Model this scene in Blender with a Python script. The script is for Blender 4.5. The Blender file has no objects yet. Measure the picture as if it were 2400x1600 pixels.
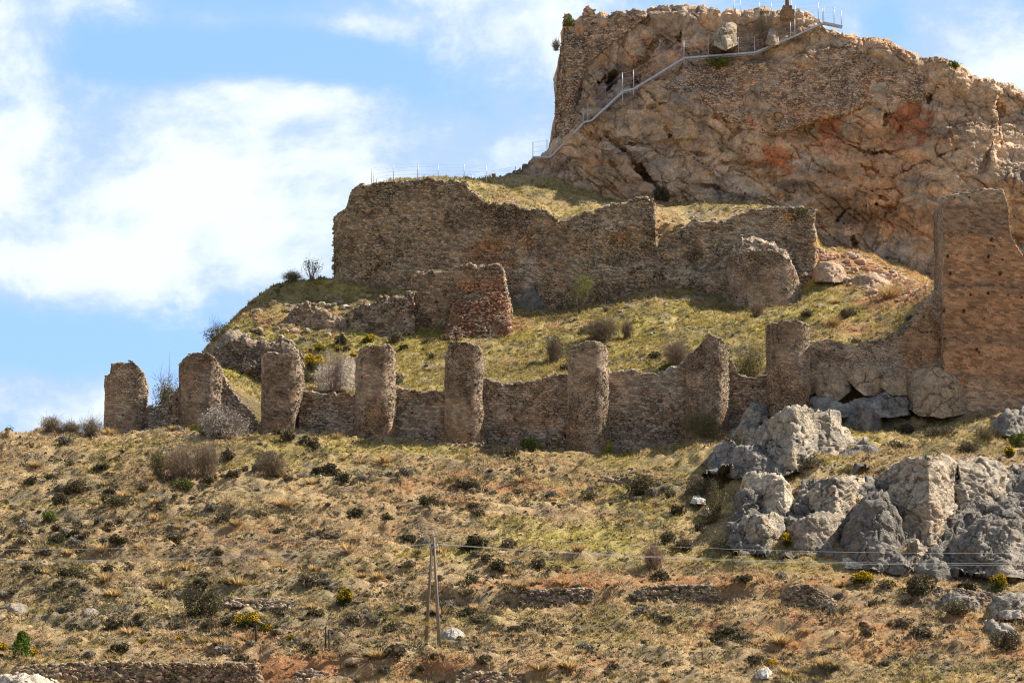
import bpy, math, random
import numpy as np
from mathutils import Vector

# ------------------------------------------------------------------ camera, sky, sun, exposure
SC = bpy.context.scene
COL = SC.collection
F = 7428.0                      # focal length in pixels of the 2400 px wide photograph
PITCH = math.radians(8.0)
cam_d = bpy.data.cameras.new("camera"); cam = bpy.data.objects.new("camera", cam_d); COL.objects.link(cam)
cam_d.sensor_width = 36.0; cam_d.lens = F * 36.0 / 2400.0
cam_d.clip_start = 0.5; cam_d.clip_end = 20000
cam.location = (0, 0, 0); cam.rotation_euler = (math.pi / 2 + PITCH, 0, 0)
SC.camera = cam
SC.view_settings.view_transform = 'Standard'; SC.view_settings.look = 'None'
SC.cycles.filter_width = 1.15
SC.view_settings.exposure = 0.88; SC.view_settings.gamma = 1.0

SUN_EL, SUN_AZ = math.radians(45), math.radians(65)      # azimuth from +Y towards +X: high, to the right, a little behind the hill
sun_dir = Vector((math.sin(SUN_AZ) * math.cos(SUN_EL), math.cos(SUN_AZ) * math.cos(SUN_EL), math.sin(SUN_EL)))
sd = bpy.data.lights.new("sun", 'SUN'); sd.energy = 5.0; sd.angle = math.radians(0.5); sd.color = (1.0, 0.93, 0.82)
so = bpy.data.objects.new("sun", sd); COL.objects.link(so); so.rotation_euler = sun_dir.to_track_quat('Z', 'Y').to_euler()
so.location = (60, 60, 120)

CT, ST = math.cos(PITCH), math.sin(PITCH)


def ray(px, py):
    a = (np.asarray(px, float) - 1200) / F; b = (800 - np.asarray(py, float)) / F
    return a, CT - b * ST, ST + b * CT


def P(px, py, Y):
    """point where the line of sight through a pixel of the photograph reaches the distance Y"""
    x, y, z = ray(px, py); t = np.asarray(Y, float) / y
    return np.stack(np.broadcast_arrays(x * t, y * t, z * t), -1)


def proj(p):
    p = np.asarray(p, float); d = p[..., 1] * CT + p[..., 2] * ST; u = -p[..., 1] * ST + p[..., 2] * CT
    return 1200 + F * p[..., 0] / d, 800 - F * u / d


class NT:
    """small helper for node trees"""
    def __init__(s, tree): s.t = tree; s.n = tree.nodes; s.l = tree.links
    def new(s, kind, **kw):
        n = s.n.new(kind)
        for k, v in kw.items(): setattr(n, k, v)
        return n
    def put(s, sock, v):
        if isinstance(v, bpy.types.NodeSocket): s.l.new(v, sock)
        elif v is not None: sock.default_value = v
    def math(s, op, a, b=None, c=None, clamp=False):
        n = s.new('ShaderNodeMath', operation=op); n.use_clamp = clamp
        for i, v in enumerate((a, b, c)): s.put(n.inputs[i], v)
        return n.outputs[0]
    def vmath(s, op, a, b=None):
        n = s.new('ShaderNodeVectorMath', operation=op); s.put(n.inputs[0], a); s.put(n.inputs[1], b)
        return n.outputs['Value'] if op in ('LENGTH', 'DOT_PRODUCT', 'DISTANCE') else n.outputs[0]
    def mix(s, f, a, b, blend='MIX'):
        n = s.new('ShaderNodeMix', data_type='RGBA', blend_type=blend); n.clamp_factor = True
        s.put(n.inputs[0], f); s.put(n.inputs[6], a); s.put(n.inputs[7], b); return n.outputs[2]
    def mapr(s, v, a, b, c=0.0, d=1.0, smooth=True):
        n = s.new('ShaderNodeMapRange'); n.interpolation_type = 'SMOOTHSTEP' if smooth else 'LINEAR'
        for i, q in enumerate((v, a, b, c, d)): s.put(n.inputs[i], q)
        return n.outputs[0]
    def noise(s, vec, scale, detail=4, rough=0.55, dist=0.0):
        n = s.new('ShaderNodeTexNoise'); s.put(n.inputs['Vector'], vec)
        n.inputs['Scale'].default_value = scale; n.inputs['Detail'].default_value = detail
        n.inputs['Roughness'].default_value = rough; n.inputs['Distortion'].default_value = dist
        return n.outputs[0], n.outputs[1]
    def voro(s, vec, scale, feature='F1', rnd=1.0):
        n = s.new('ShaderNodeTexVoronoi', feature=feature); s.put(n.inputs['Vector'], vec)
        n.inputs['Scale'].default_value = scale; n.inputs['Randomness'].default_value = rnd
        return n
    def scale(s, vec, v):
        n = s.new('ShaderNodeVectorMath', operation='MULTIPLY'); s.put(n.inputs[0], vec); n.inputs[1].default_value = v
        return n.outputs[0]


# sky: Nishita air with procedural clouds, both by direction
W = bpy.data.worlds.new("World"); SC.world = W; W.use_nodes = True
w = NT(W.node_tree); w.n.clear()
tc = w.new('ShaderNodeTexCoord').outputs['Generated']
sky = w.new('ShaderNodeTexSky', sky_type='NISHITA'); sky.sun_disc = False
sky.sun_elevation = SUN_EL; sky.sun_rotation = SUN_AZ; sky.altitude = 900; sky.air_density = 1.0; sky.dust_density = 0.6; sky.ozone_density = 1.4
warp = w.noise(tc, 9.0, 3, 0.5)[1]
dirw = w.vmath('ADD', tc, w.scale(w.vmath('SUBTRACT', warp, (0.5, 0.5, 0.5)), (0.05, 0.05, 0.035)))
n1 = w.noise(w.scale(dirw, (1.0, 1.0, 1.45)), 19.0, 9, 0.62)[0]
n2 = w.noise(w.scale(dirw, (1.0, 1.0, 1.9)), 5.0, 4, 0.5)[0]
cov = w.math('ADD', w.math('MULTIPLY', w.math('SUBTRACT', n1, 0.5), 2.1), w.math('MULTIPLY', w.math('SUBTRACT', n2, 0.5), 0.7))
cov = w.math('ADD', cov, 0.30)
# banks of cloud (+) and clear openings (-): centre pixel, half widths in pixels, weight
BANKS = [(620, 110, 420, 85, -0.85), (330, 115, 170, 50, -0.5), (900, 170, 230, 60, -0.45), (60, 50, 150, 95, 0.7), (560, 370, 880, 230, 0.46),
         (520, 185, 130, 45, 0.5), (700, 195, 190, 45, 0.5), (1150, 70, 200, 90, 0.5), (220, 560, 460, 170, 0.42), (190, 800, 330, 85, -0.62), (500, 740, 200, 70, -0.18),
         (130, 940, 190, 60, 0.55), (620, 560, 190, 120, -0.12), (1240, 190, 90, 110, 0.05), (2060, 70, 45, 50, -0.6), (2260, 110, 190, 130, 0.40), (1180, 330, 150, 80, 0.18), (700, 20, 260, 24, 0.4)]
for (bx, by, hx, hy, wt) in BANKS:
    c = P(bx, by, 1.0); c = c / np.linalg.norm(c)
    d = w.vmath('SUBTRACT', dirw, tuple(float(q) for q in c))
    d = w.scale(d, (F / hx, F / hx, F / hy))
    r2 = w.vmath('DOT_PRODUCT', d, d)
    g = w.math('POWER', 2.718, w.math('MULTIPLY', r2, -0.8))
    cov = w.math('ADD', cov, w.math('MULTIPLY', g, wt))
cmask = w.mapr(cov, -0.12, 0.6)
shade = w.mapr(w.math('ADD', cov, w.math('MULTIPLY', w.math('SUBTRACT', n1, 0.5), 3.2)), 0.05, 1.35)
ccol = w.mix(shade, (4.9, 6.6, 9.2, 1), (8.9, 9.7, 9.95, 1))
skyc = w.mix(0.72, w.mix(1.0, sky.outputs[0], (1.4, 1.6, 2.3, 1), 'MULTIPLY'), (3.5, 6.0, 9.8, 1))
bg = w.new('ShaderNodeBackground'); bg.inputs[1].default_value = 0.060
sepd = w.new('ShaderNodeSeparateXYZ'); w.l.new(tc, sepd.inputs[0])
rear_dim = w.mapr(sepd.outputs[1], -0.1, 0.8, 1.0, 0.0)          # unseen sky overhead and behind the camera dimmed and warmed, to lower fill light
allsky = w.mix(cmask, skyc, ccol)
w.put(bg.inputs[0], w.mix(rear_dim, allsky, w.mix(1.0, allsky, (0.54, 0.505, 0.485, 1), 'MULTIPLY')))
wo = w.new('ShaderNodeOutputWorld'); w.l.new(bg.outputs[0], wo.inputs[0])

# ------------------------------------------------------------------ numeric noise
rng = np.random.default_rng(11)
random.seed(5)


def _h(i, j, k, s):
    n = (i.astype(np.int64) * 374761393 + j.astype(np.int64) * 668265263 + k.astype(np.int64) * 2147483647 + s * 974711) & 0xffffffff
    n = ((n ^ (n >> 13)) * 1274126177) & 0xffffffff
    n = ((n ^ (n >> 16)) * 2246822519) & 0xffffffff
    return ((n ^ (n >> 15)) & 0xffffff) / float(0xffffff)


def vn(p, s=0):
    p = np.asarray(p, float); i = np.floor(p).astype(np.int64); f = p - i; u = f * f * f * (f * (f * 6 - 15) + 10)
    r = 0
    for dx in (0, 1):
        for dy in (0, 1):
            for dz in (0, 1):
                wgt = (u[..., 0] if dx else 1 - u[..., 0]) * (u[..., 1] if dy else 1 - u[..., 1]) * (u[..., 2] if dz else 1 - u[..., 2])
                r = r + wgt * _h(i[..., 0] + dx, i[..., 1] + dy, i[..., 2] + dz, s)
    return r * 2 - 1


def fbm(p, s=0, o=4, g=0.5):
    p = np.asarray(p, float); a, r = 1.0, 0
    for k in range(o): r = r + a * vn(p * 2.03 ** k + 17.3 * k, s + k); a *= g
    return r


def worley(p, s=0):
    p = np.asarray(p, float); i = np.floor(p).astype(np.int64)
    d1 = np.full(p.shape[:-1], 9.0); d2 = d1.copy(); cid = np.zeros(p.shape[:-1]); cen = np.zeros(p.shape)
    for dx in (-1, 0, 1):
        for dy in (-1, 0, 1):
            for dz in (-1, 0, 1):
                a, b, c = i[..., 0] + dx, i[..., 1] + dy, i[..., 2] + dz
                q = np.stack([a + _h(a, b, c, s + 1), b + _h(a, b, c, s + 2), c + _h(a, b, c, s + 3)], -1)
                d = np.sqrt(((p - q) ** 2).sum(-1)); m = d < d1
                d2 = np.where(m, d1, np.minimum(d2, d)); d1 = np.where(m, d, d1)
                cid = np.where(m, _h(a, b, c, s + 4), cid); cen = np.where(m[..., None], q, cen)
    return d1, d2, cid, cen


def facets(p, size, s=0):
    """blocky rock: every cell its own tilted plane, with a groove along the joints; about -1..1"""
    q = p / size; q = q + 0.25 * np.stack([vn(q * 1.7, s + 60), vn(q * 1.7, s + 61), vn(q * 1.7, s + 62)], -1)
    d1, d2, cid, cen = worley(q, s)
    g = np.stack([_h((cid * 9973).astype(np.int64), np.zeros_like(i0 := (cid * 31).astype(np.int64)), i0, s + 7 + k) - 0.5 for k in range(3)], -1)
    pl = ((q - cen) * g).sum(-1) * 2.2 + (cid - 0.5) * 0.9
    groove = np.clip(1 - (d2 - d1) / 0.10, 0, 1)
    return pl - 0.55 * groove ** 2


def ss(x, a, b):
    t = np.clip((x - a) / (b - a), 0, 1); return t * t * (3 - 2 * t)


def ip(x, pts):
    a = np.asarray(pts, float); return np.interp(x, a[:, 0], a[:, 1])


# ------------------------------------------------------------------ objects
def mesh_data(name, v, quads=None, tris=None, cols=None, smooth=False):
    v = np.asarray(v, np.float32); me = bpy.data.meshes.new(name)
    q = np.zeros((0, 4), np.int32) if quads is None else np.asarray(quads, np.int32).reshape(-1, 4)
    t = np.zeros((0, 3), np.int32) if tris is None else np.asarray(tris, np.int32).reshape(-1, 3)
    me.vertices.add(len(v)); me.vertices.foreach_set('co', v.ravel())
    nl = len(q) * 4 + len(t) * 3
    me.loops.add(nl); me.loops.foreach_set('vertex_index', np.concatenate([q.ravel(), t.ravel()]).astype(np.int32))
    me.polygons.add(len(q) + len(t))
    st = np.concatenate([np.arange(len(q)) * 4, len(q) * 4 + np.arange(len(t)) * 3]).astype(np.int32)
    me.polygons.foreach_set('loop_start', st)
    me.update(calc_edges=True); me.validate()
    if cols is not None:
        at = me.attributes.new('Col', 'FLOAT_COLOR', 'POINT')
        c = np.ones((len(v), 4), np.float32); c[:, :3] = np.clip(cols, 0, 1.5); at.data.foreach_set('color', c.ravel())
    me.polygons.foreach_set('use_smooth', np.full(len(q) + len(t), smooth, dtype=bool))
    return me


def obj(name, v, quads=None, tris=None, cols=None, mat=None, parent=None, smooth=False, origin=None):
    v = np.asarray(v, float)
    if parent is not None:
        org = np.zeros(3); q_ = parent
        while q_ is not None: org = org + np.array(q_.location); q_ = q_.parent
    elif origin is not None: org = np.asarray(origin, float)
    else: org = np.array([v[:, 0].mean(), v[:, 1].mean(), v[:, 2].min()])
    me = mesh_data(name, v - org, quads, tris, cols, smooth)
    if mat: me.materials.append(mat)
    o = bpy.data.objects.new(name, me); COL.objects.link(o)
    if parent is not None: o.parent = parent
    else: o.location = org
    return o


def tag(o, label=None, cat=None, group=None, kind=None):
    if label: o['label'] = label
    if cat: o['category'] = cat
    if group: o['group'] = group
    if kind: o['kind'] = kind
    return o


def empty(name, loc):
    e = bpy.data.objects.new(name, None); COL.objects.link(e); e.location = tuple(float(q) for q in loc); e.empty_display_size = 0.3
    return e


class MB:
    """collects shapes for ONE mesh"""
    def __init__(s): s.v, s.q, s.t, s.c, s.n = [], [], [], [], 0
    def add(s, v, q=None, t=None, c=(0.5, 0.5, 0.5)):
        v = np.asarray(v, float); s.v.append(v)
        if q is not None and len(q): s.q.append(np.asarray(q) + s.n)
        if t is not None and len(t): s.t.append(np.asarray(t) + s.n)
        s.c.append(np.broadcast_to(np.asarray(c, float), v.shape)); s.n += len(v)
    def tube(s, a, b, r0, r1=None, n=8, c=(0.5, 0.5, 0.5)):
        a, b = np.asarray(a, float), np.asarray(b, float); r1 = r0 if r1 is None else r1
        d = b - a; d = d / np.linalg.norm(d); u = np.cross(d, [0.31, 0.22, 0.93]); u /= np.linalg.norm(u); w_ = np.cross(d, u)
        an = np.arange(n) * 2 * np.pi / n; ring = np.cos(an)[:, None] * u + np.sin(an)[:, None] * w_
        v = np.concatenate([a + ring * r0, b + ring * r1, [a], [b]]); i = np.arange(n); j = (i + 1) % n
        s.add(v, np.stack([i, j, j + n, i + n], 1), np.concatenate([np.stack([j, i, i * 0 + 2 * n], 1), np.stack([i + n, j + n, i * 0 + 2 * n + 1], 1)]), c)
    def poly(s, pts, r, n=6, c=(0.5, 0.5, 0.5)):
        for a, b in zip(pts[:-1], pts[1:]): s.tube(a, b, r, r, n, c)
    def box(s, lo, hi, c=(0.5, 0.5, 0.5), bev=0.0):
        lo, hi = np.asarray(lo, float), np.asarray(hi, float)
        v = np.array([[x, y, z] for x in (lo[0], hi[0]) for y in (lo[1], hi[1]) for z in (lo[2], hi[2])])
        s.add(v, [[0, 1, 3, 2], [4, 6, 7, 5], [0, 4, 5, 1], [2, 3, 7, 6], [0, 2, 6, 4], [1, 5, 7, 3]], None, c)
    def build(s, name, mat, parent=None, smooth=False, origin=None):
        return obj(name, np.concatenate(s.v), np.concatenate(s.q) if s.q else None, np.concatenate(s.t) if s.t else None, np.concatenate(s.c), mat, parent, smooth, origin)


# ------------------------------------------------------------------ materials
def new_mat(name):
    m = bpy.data.materials.new(name); m.use_nodes = True; t = NT(m.node_tree); t.n.clear()
    b = t.new('ShaderNodeBsdfPrincipled'); o = t.new('ShaderNodeOutputMaterial'); t.l.new(b.outputs[0], o.inputs[0])
    b.inputs['Roughness'].default_value = 0.95; b.inputs['Specular IOR Level'].default_value = 0.08
    return m, t, b


def attr(t): return t.new('ShaderNodeAttribute', attribute_name='Col').outputs['Color']


def bump(t, b, h, strength, dist):
    n = t.new('ShaderNodeBump'); n.inputs['Strength'].default_value = strength; n.inputs['Distance'].default_value = dist
    t.put(n.inputs['Height'], h); t.l.new(n.outputs[0], b.inputs['Normal'])


def bright(t, col, f):
    n = t.new('ShaderNodeVectorMath', operation='SCALE'); t.put(n.inputs[0], col); t.put(n.inputs['Scale'], f); return n.outputs[0]


def masonry(name, sw, sh, joint=0.35, contrast=0.5, rust=0.25, jw=0.10, rnd=0.85):
    """rubble masonry: irregular stones sw x sh metres in loose courses, recessed joints"""
    m, t, b = new_mat(name)
    pos = t.new('ShaderNodeNewGeometry').outputs['Position']
    dist = t.noise(pos, 0.9, 3)[1]
    p = t.vmath('ADD', pos, t.scale(t.vmath('SUBTRACT', dist, (0.5, 0.5, 0.5)), (0.35, 0.35, 0.22)))
    p = t.scale(p, (1 / sw, 1 / sw, 1 / sh))
    sp = t.new('ShaderNodeSeparateXYZ'); t.l.new(p, sp.inputs[0]); row = t.math('FLOOR', sp.outputs[2])      # every course shifted against the next
    cb = t.new('ShaderNodeCombineXYZ'); t.put(cb.inputs[0], t.math('ADD', sp.outputs[0], t.math('MULTIPLY', row, 0.437))); t.put(cb.inputs[1], sp.outputs[1]); t.put(cb.inputs[2], sp.outputs[2]); p = cb.outputs[0]
    v1 = t.voro(p, 1.0, 'F1', rnd); v2 = t.voro(p, 1.0, 'DISTANCE_TO_EDGE', rnd)
    sep = t.new('ShaderNodeSeparateColor'); t.l.new(v1.outputs['Color'], sep.inputs[0])
    big = t.noise(pos, 0.28, 4, 0.6)[0]; mid = t.noise(pos, 1.3, 4, 0.6)[0]; fine = t.noise(pos, 9.0, 4, 0.6)[0]
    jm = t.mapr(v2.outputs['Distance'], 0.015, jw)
    # a low joint value paints recess shade, weaker where stretches keep their mortar
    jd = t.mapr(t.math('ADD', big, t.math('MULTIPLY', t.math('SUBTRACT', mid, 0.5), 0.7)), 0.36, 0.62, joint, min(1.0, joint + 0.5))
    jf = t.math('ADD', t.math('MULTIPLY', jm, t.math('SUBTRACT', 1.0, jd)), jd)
    val = t.mapr(sep.outputs[0], 0, 1, 1 - contrast, 1 + contrast, False)
    val = t.math('MULTIPLY', val, t.mapr(mid, 0.25, 0.75, 0.72, 1.22, False))
    val = t.math('MULTIPLY', val, t.mapr(big, 0.3, 0.7, 0.8, 1.16, False))
    val = t.math('MULTIPLY', val, t.mapr(fine, 0.25, 0.75, 0.75, 1.2, False))
    c = bright(t, attr(t), val)
    c = t.mix(t.math('MULTIPLY', t.mapr(sep.outputs[1], 0.72, 0.9), rust), c, t.mix(1.0, c, (1.25, 0.72, 0.45, 1), 'MULTIPLY'))
    c = t.mix(t.math('MULTIPLY', t.mapr(sep.outputs[2], 0.7, 0.95), 0.6), c, t.mix(1.0, c, (0.8, 0.86, 0.95, 1), 'MULTIPLY'))
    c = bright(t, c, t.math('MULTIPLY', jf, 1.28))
    hv = t.voro(t.scale(pos, (0.9, 0.9, 0.9)), 1.0, 'F1', 1.0)      # fallen-out stones, the shade in their holes painted dark
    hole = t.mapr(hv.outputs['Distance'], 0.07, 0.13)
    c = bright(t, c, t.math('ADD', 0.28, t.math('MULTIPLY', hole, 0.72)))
    t.put(b.inputs['Base Color'], c)
    bump(t, b, t.math('ADD', t.math('MULTIPLY', jm, 0.8), t.math('ADD', t.math('MULTIPLY', fine, 0.5), t.math('MULTIPLY', hole, 0.8))), 0.9, 0.07)
    return m


def rock_mat(name, crack=0.5, patch=0.5, scale=1.0):
    m, t, b = new_mat(name)
    pos = t.new('ShaderNodeNewGeometry').outputs['Position']
    dw = t.noise(pos, 0.55 * scale, 4, 0.6)[1]
    p = t.vmath('ADD', pos, t.scale(t.vmath('SUBTRACT', dw, (0.5, 0.5, 0.5)), (2.4, 2.4, 2.4)))
    e1 = t.voro(t.scale(p, (0.28, 0.28, 0.34)), scale, 'DISTANCE_TO_EDGE').outputs['Distance']
    e2 = t.voro(t.scale(p, (0.9, 0.9, 1.3)), scale, 'DISTANCE_TO_EDGE').outputs['Distance']
    big = t.noise(pos, 0.22 * scale, 5, 0.62)[0]; mid = t.noise(p, 1.1 * scale, 6, 0.65)[0]; fine = t.noise(pos, 6.0, 6, 0.7)[0]
    ck = t.math('MAXIMUM', t.mapr(e1, 0.0, 0.022), t.mapr(big, 0.46, 0.56)); c2 = t.mapr(e2, 0.0, 0.03)
    k1 = t.math('ADD', 1 - crack, t.math('MULTIPLY', ck, crack))
    k2 = t.math('ADD', 1 - crack * 0.45, t.math('MULTIPLY', t.math('MAXIMUM', c2, t.mapr(mid, 0.5, 0.62)), crack * 0.45))
    val = t.math('MULTIPLY', t.mapr(mid, 0.25, 0.75, 0.5, 1.42, False), t.mapr(fine, 0.2, 0.8, 0.5, 1.45, False))
    val = t.math('MULTIPLY', val, t.math('MULTIPLY', k1, k2))
    c = bright(t, attr(t), t.math('MULTIPLY', val, 1.22))
    c = t.mix(t.math('MULTIPLY', t.mapr(big, 0.5, 0.66), patch), c, t.mix(1.0, c, (0.82, 0.85, 0.88, 1), 'MULTIPLY'))
    c = t.mix(t.math('MULTIPLY', t.mapr(t.noise(pos, 0.5, 5, 0.6)[0], 0.55, 0.7), patch * 0.8), c, t.mix(1.0, c, (1.18, 0.86, 0.6, 1), 'MULTIPLY'))
    t.put(b.inputs['Base Color'], c)
    h = t.math('ADD', t.math('MULTIPLY', ck, 0.7), t.math('ADD', t.math('MULTIPLY', c2, 0.25), t.math('ADD', t.math('MULTIPLY', mid, 1.6), t.math('MULTIPLY', fine, 0.45))))
    bump(t, b, h, 1.0, 0.22)
    return m


def ground_mat():
    m, t, b = new_mat("dry_grass_soil")
    pos = t.new('ShaderNodeNewGeometry').outputs['Position']
    n1 = t.noise(pos, 1.2, 6, 0.65)[0]; n2 = t.noise(pos, 5.0, 5, 0.7)[0]; n3 = t.noise(pos, 18.0, 3, 0.6)[0]
    st = t.voro(pos, 3.0, 'F1'); sep = t.new('ShaderNodeSeparateColor'); t.l.new(st.outputs['Color'], sep.inputs[0])
    val = t.math('MULTIPLY', t.mapr(n1, 0.25, 0.75, 0.7, 1.25, False), t.mapr(n2, 0.25, 0.75, 0.55, 1.4, False))
    val = t.math('MULTIPLY', val, t.mapr(n3, 0.25, 0.75, 0.75, 1.25, False))
    c = bright(t, attr(t), val)
    stone = t.math('MULTIPLY', t.mapr(st.outputs['Distance'], 0.25, 0.12), t.mapr(sep.outputs[0], 0.90, 0.92))
    c = t.mix(stone, c, (0.42, 0.37, 0.30, 1))
    t.put(b.inputs['Base Color'], c)
    bump(t, b, t.math('ADD', t.math('MULTIPLY', n1, 0.5), t.math('ADD', n2, t.math('MULTIPLY', n3, 0.4))), 1.0, 0.25)
    return m


def leaf_mat(name, trans=0.25):
    m, t, b = new_mat(name)
    ri = t.new('ShaderNodeObjectInfo').outputs['Random']
    pos = t.new('ShaderNodeNewGeometry').outputs['Position']
    n = t.noise(pos, 4.0, 3)[0]
    c = bright(t, attr(t), t.math('MULTIPLY', t.mapr(ri, 0, 1, 0.75, 1.3, False), t.mapr(n, 0.25, 0.75, 0.7, 1.3, False)))
    t.put(b.inputs['Base Color'], c)
    tr = t.new('ShaderNodeBsdfTranslucent'); t.put(tr.inputs[0], c)
    mx = t.new('ShaderNodeMixShader'); mx.inputs[0].default_value = trans
    t.l.new(b.outputs[0], mx.inputs[1]); t.l.new(tr.outputs[0], mx.inputs[2])
    t.l.new(mx.outputs[0], [q for q in t.n if q.type == 'OUTPUT_MATERIAL'][0].inputs[0])
    return m


def plain_mat(name, rough=0.8, metal=0.0, spec=0.2, grain=(3.0, 3.0, 3.0)):
    m, t, b = new_mat(name)
    pos = t.new('ShaderNodeNewGeometry').outputs['Position']
    n = t.noise(t.scale(pos, grain), 2.0, 5, 0.65)[0]
    t.put(b.inputs['Base Color'], bright(t, attr(t), t.mapr(n, 0.25, 0.75, 0.65, 1.3, False)))
    b.inputs['Roughness'].default_value = rough; b.inputs['Metallic'].default_value = metal; b.inputs['Specular IOR Level'].default_value = spec
    return m


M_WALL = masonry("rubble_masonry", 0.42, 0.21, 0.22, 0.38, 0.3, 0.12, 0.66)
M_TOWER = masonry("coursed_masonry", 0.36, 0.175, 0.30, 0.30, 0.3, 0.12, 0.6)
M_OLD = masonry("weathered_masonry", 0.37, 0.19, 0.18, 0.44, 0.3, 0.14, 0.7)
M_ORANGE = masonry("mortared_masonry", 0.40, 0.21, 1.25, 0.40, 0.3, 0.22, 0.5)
M_STONE = rock_mat("loose_stone", 0.2, 0.4, 1.6)
M_CLIFF = rock_mat("cliff_rock", 0.12, 0.45, 0.8)
M_ROCK = rock_mat("limestone", 0.4, 0.5, 1.0)
M_GROUND = ground_mat()
M_LEAF = leaf_mat("foliage", 0.25)
M_GRASS = leaf_mat("dry_grass_blades", 0.35)
M_TWIG = leaf_mat("bare_twigs", 0.0)
M_WOOD = plain_mat("weathered_wood", 0.9, 0, 0.1, (6, 6, 0.5))
M_STEEL = plain_mat("galvanised_steel", 0.55, 0.3, 0.4)
M_PLAIN = plain_mat("painted", 0.7, 0, 0.3)
M_WIRE = plain_mat("bright_wire", 0.4, 0.0, 0.5)

# ------------------------------------------------------------------ terrain: one sheet, its height given along lines at growing distance
TL = [
 (195, [(-400, 1640), (2800, 1640)]),
 (222, [(-400, 1355), (0, 1352), (900, 1362), (1700, 1362), (1850, 1345), (2100, 1350), (2800, 1365)]),
 (240, [(-400, 1190), (0, 1180), (600, 1165), (1000, 1180), (1400, 1195), (1640, 1180), (1760, 1120), (1900, 1085), (2200, 1080), (2500, 1085), (2800, 1090)]),
 (251, [(-400, 1075), (0, 1062), (300, 1055), (600, 1050), (850, 1068), (1050, 1082), (1250, 1098), (1400, 1110), (1550, 1095), (1680, 1066), (1780, 1045), (1900, 1036), (2100, 1040), (2400, 1015), (2800, 1000)]),
 (258.5, [(-400, 1040), (0, 1022), (150, 1021), (300, 1017), (420, 1015), (600, 1011), (700, 1018), (850, 1028), (1050, 1038), (1250, 1052), (1400, 1063), (1470, 1066), (1600, 1042), (1690, 1028), (1750, 1012), (1900, 992), (2000, 996), (2200, 992), (2400, 972), (2800, 950)]),
 (261.6, [(-400, 1052), (0, 1030), (300, 1020), (600, 1014), (850, 1030), (1250, 1052), (1470, 1064), (1700, 1020), (1760, 1000), (1900, 980), (2200, 970), (2800, 940)]),
 (264.2, [(-400, 1075), (150, 1050), (240, 1022), (300, 995), (345, 968), (400, 945), (421, 930), (520, 900), (560, 905), (600, 935), (625, 945), (700, 932), (840, 932), (930, 918), (1042, 918), (1140, 897), (1200, 902), (1325, 885), (1430, 872), (1520, 880), (1606, 868), (1710, 862), (1795, 868), (1900, 806), (2010, 812), (2100, 782), (2190, 690), (2400, 660), (2800, 640)]),
 (270, [(-400, 1085), (240, 1060), (345, 985), (400, 945), (440, 880), (490, 840), (560, 862), (620, 885), (700, 872), (840, 872), (1042, 870), (1200, 860), (1430, 838), (1606, 828), (1795, 822), (1900, 785), (2010, 785), (2100, 755), (2190, 680), (2800, 640)]),
 (279, [(-400, 1090), (330, 1075), (420, 945), (470, 835), (500, 800), (545, 768), (600, 752), (680, 768), (850, 782), (1000, 795), (1190, 785), (1400, 772), (1600, 755), (1800, 745), (1900, 728), (2000, 715), (2100, 695), (2190, 672), (2800, 640)]),
 (290.5, [(-400, 1100), (340, 1090), (380, 990), (470, 850), (505, 795), (545, 752), (590, 706), (640, 667), (690, 660), (750, 656), (850, 656), (960, 665), (1100, 692), (1190, 718), (1310, 724), (1420, 710), (1480, 690), (1530, 668), (1600, 672), (1690, 698), (1760, 714), (1860, 695), (1900, 655), (1945, 640), (2040, 645), (2130, 665), (2190, 685), (2800, 650)]),
 (293.6, [(-400, 1100), (340, 1090), (380, 1000), (505, 830), (590, 735), (640, 685), (700, 665), (785, 655), (800, 560), (840, 462), (880, 445), (920, 440), (1090, 446), (1110, 470), (1150, 482), (1250, 492), (1312, 520), (1400, 497), (1525, 480), (1545, 520), (1620, 528), (1700, 520), (1800, 500), (1890, 505), (1922, 590), (2040, 620), (2130, 655), (2190, 680), (2800, 650)]),
 (300, [(-400, 1110), (340, 1090), (380, 1020), (505, 860), (640, 725), (785, 675), (805, 560), (850, 452), (880, 431), (920, 423), (1020, 418), (1120, 426), (1150, 440), (1200, 458), (1300, 482), (1400, 486), (1530, 489), (1700, 486), (1800, 487), (1890, 500), (1925, 580), (2050, 608), (2130, 640), (2190, 668), (2800, 640)]),
 (307, [(-400, 1110), (350, 1095), (420, 1000), (505, 870), (785, 700), (810, 580), (860, 460), (920, 428), (1090, 420), (1150, 421), (1190, 418), (1240, 414), (1300, 422), (1360, 448), (1420, 468), (1530, 478), (1700, 478), (1890, 498), (1930, 575), (2050, 600), (2190, 650), (2800, 640)]),
]
TY = np.array([a for a, _ in TL])


def terrain_base(px, Y):
    px = np.asarray(px, float); Y = np.asarray(Y, float)
    zs = []
    for a, pts in TL:
        _, ry, rz = ray(px, ip(px, pts)); zs.append(a * rz / ry)
    zs = np.stack(zs, 0); k = np.clip(np.searchsorted(TY, Y, 'right') - 1, 0, len(TY) - 2)
    t = np.clip((Y - TY[k]) / (TY[k + 1] - TY[k]), 0, 1)
    z0 = np.take_along_axis(zs, k[None], 0)[0]; z1 = np.take_along_axis(zs, k[None] + 1, 0)[0]
    z = z0 + (z1 - z0) * t
    zn = zs[0]; near = ss(Y, 55, 195)                      # down to the valley floor the camera stands on
    z = np.where(Y < 195, -1.7 + (zn + 1.7) * (np.clip((Y - 55) / 140, 0, 1) ** 1.35), z)
    z = np.where(Y > 307, zs[-1] + (-4 - zs[-1]) * ss(Y, 312, 420), z)
    side = np.clip(np.maximum(-500 - px, px - 3000) / 6000, 0, 1)
    z = z * (1 - ss(side, 0, 1)) + (-4) * ss(side, 0, 1)
    return z


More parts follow.
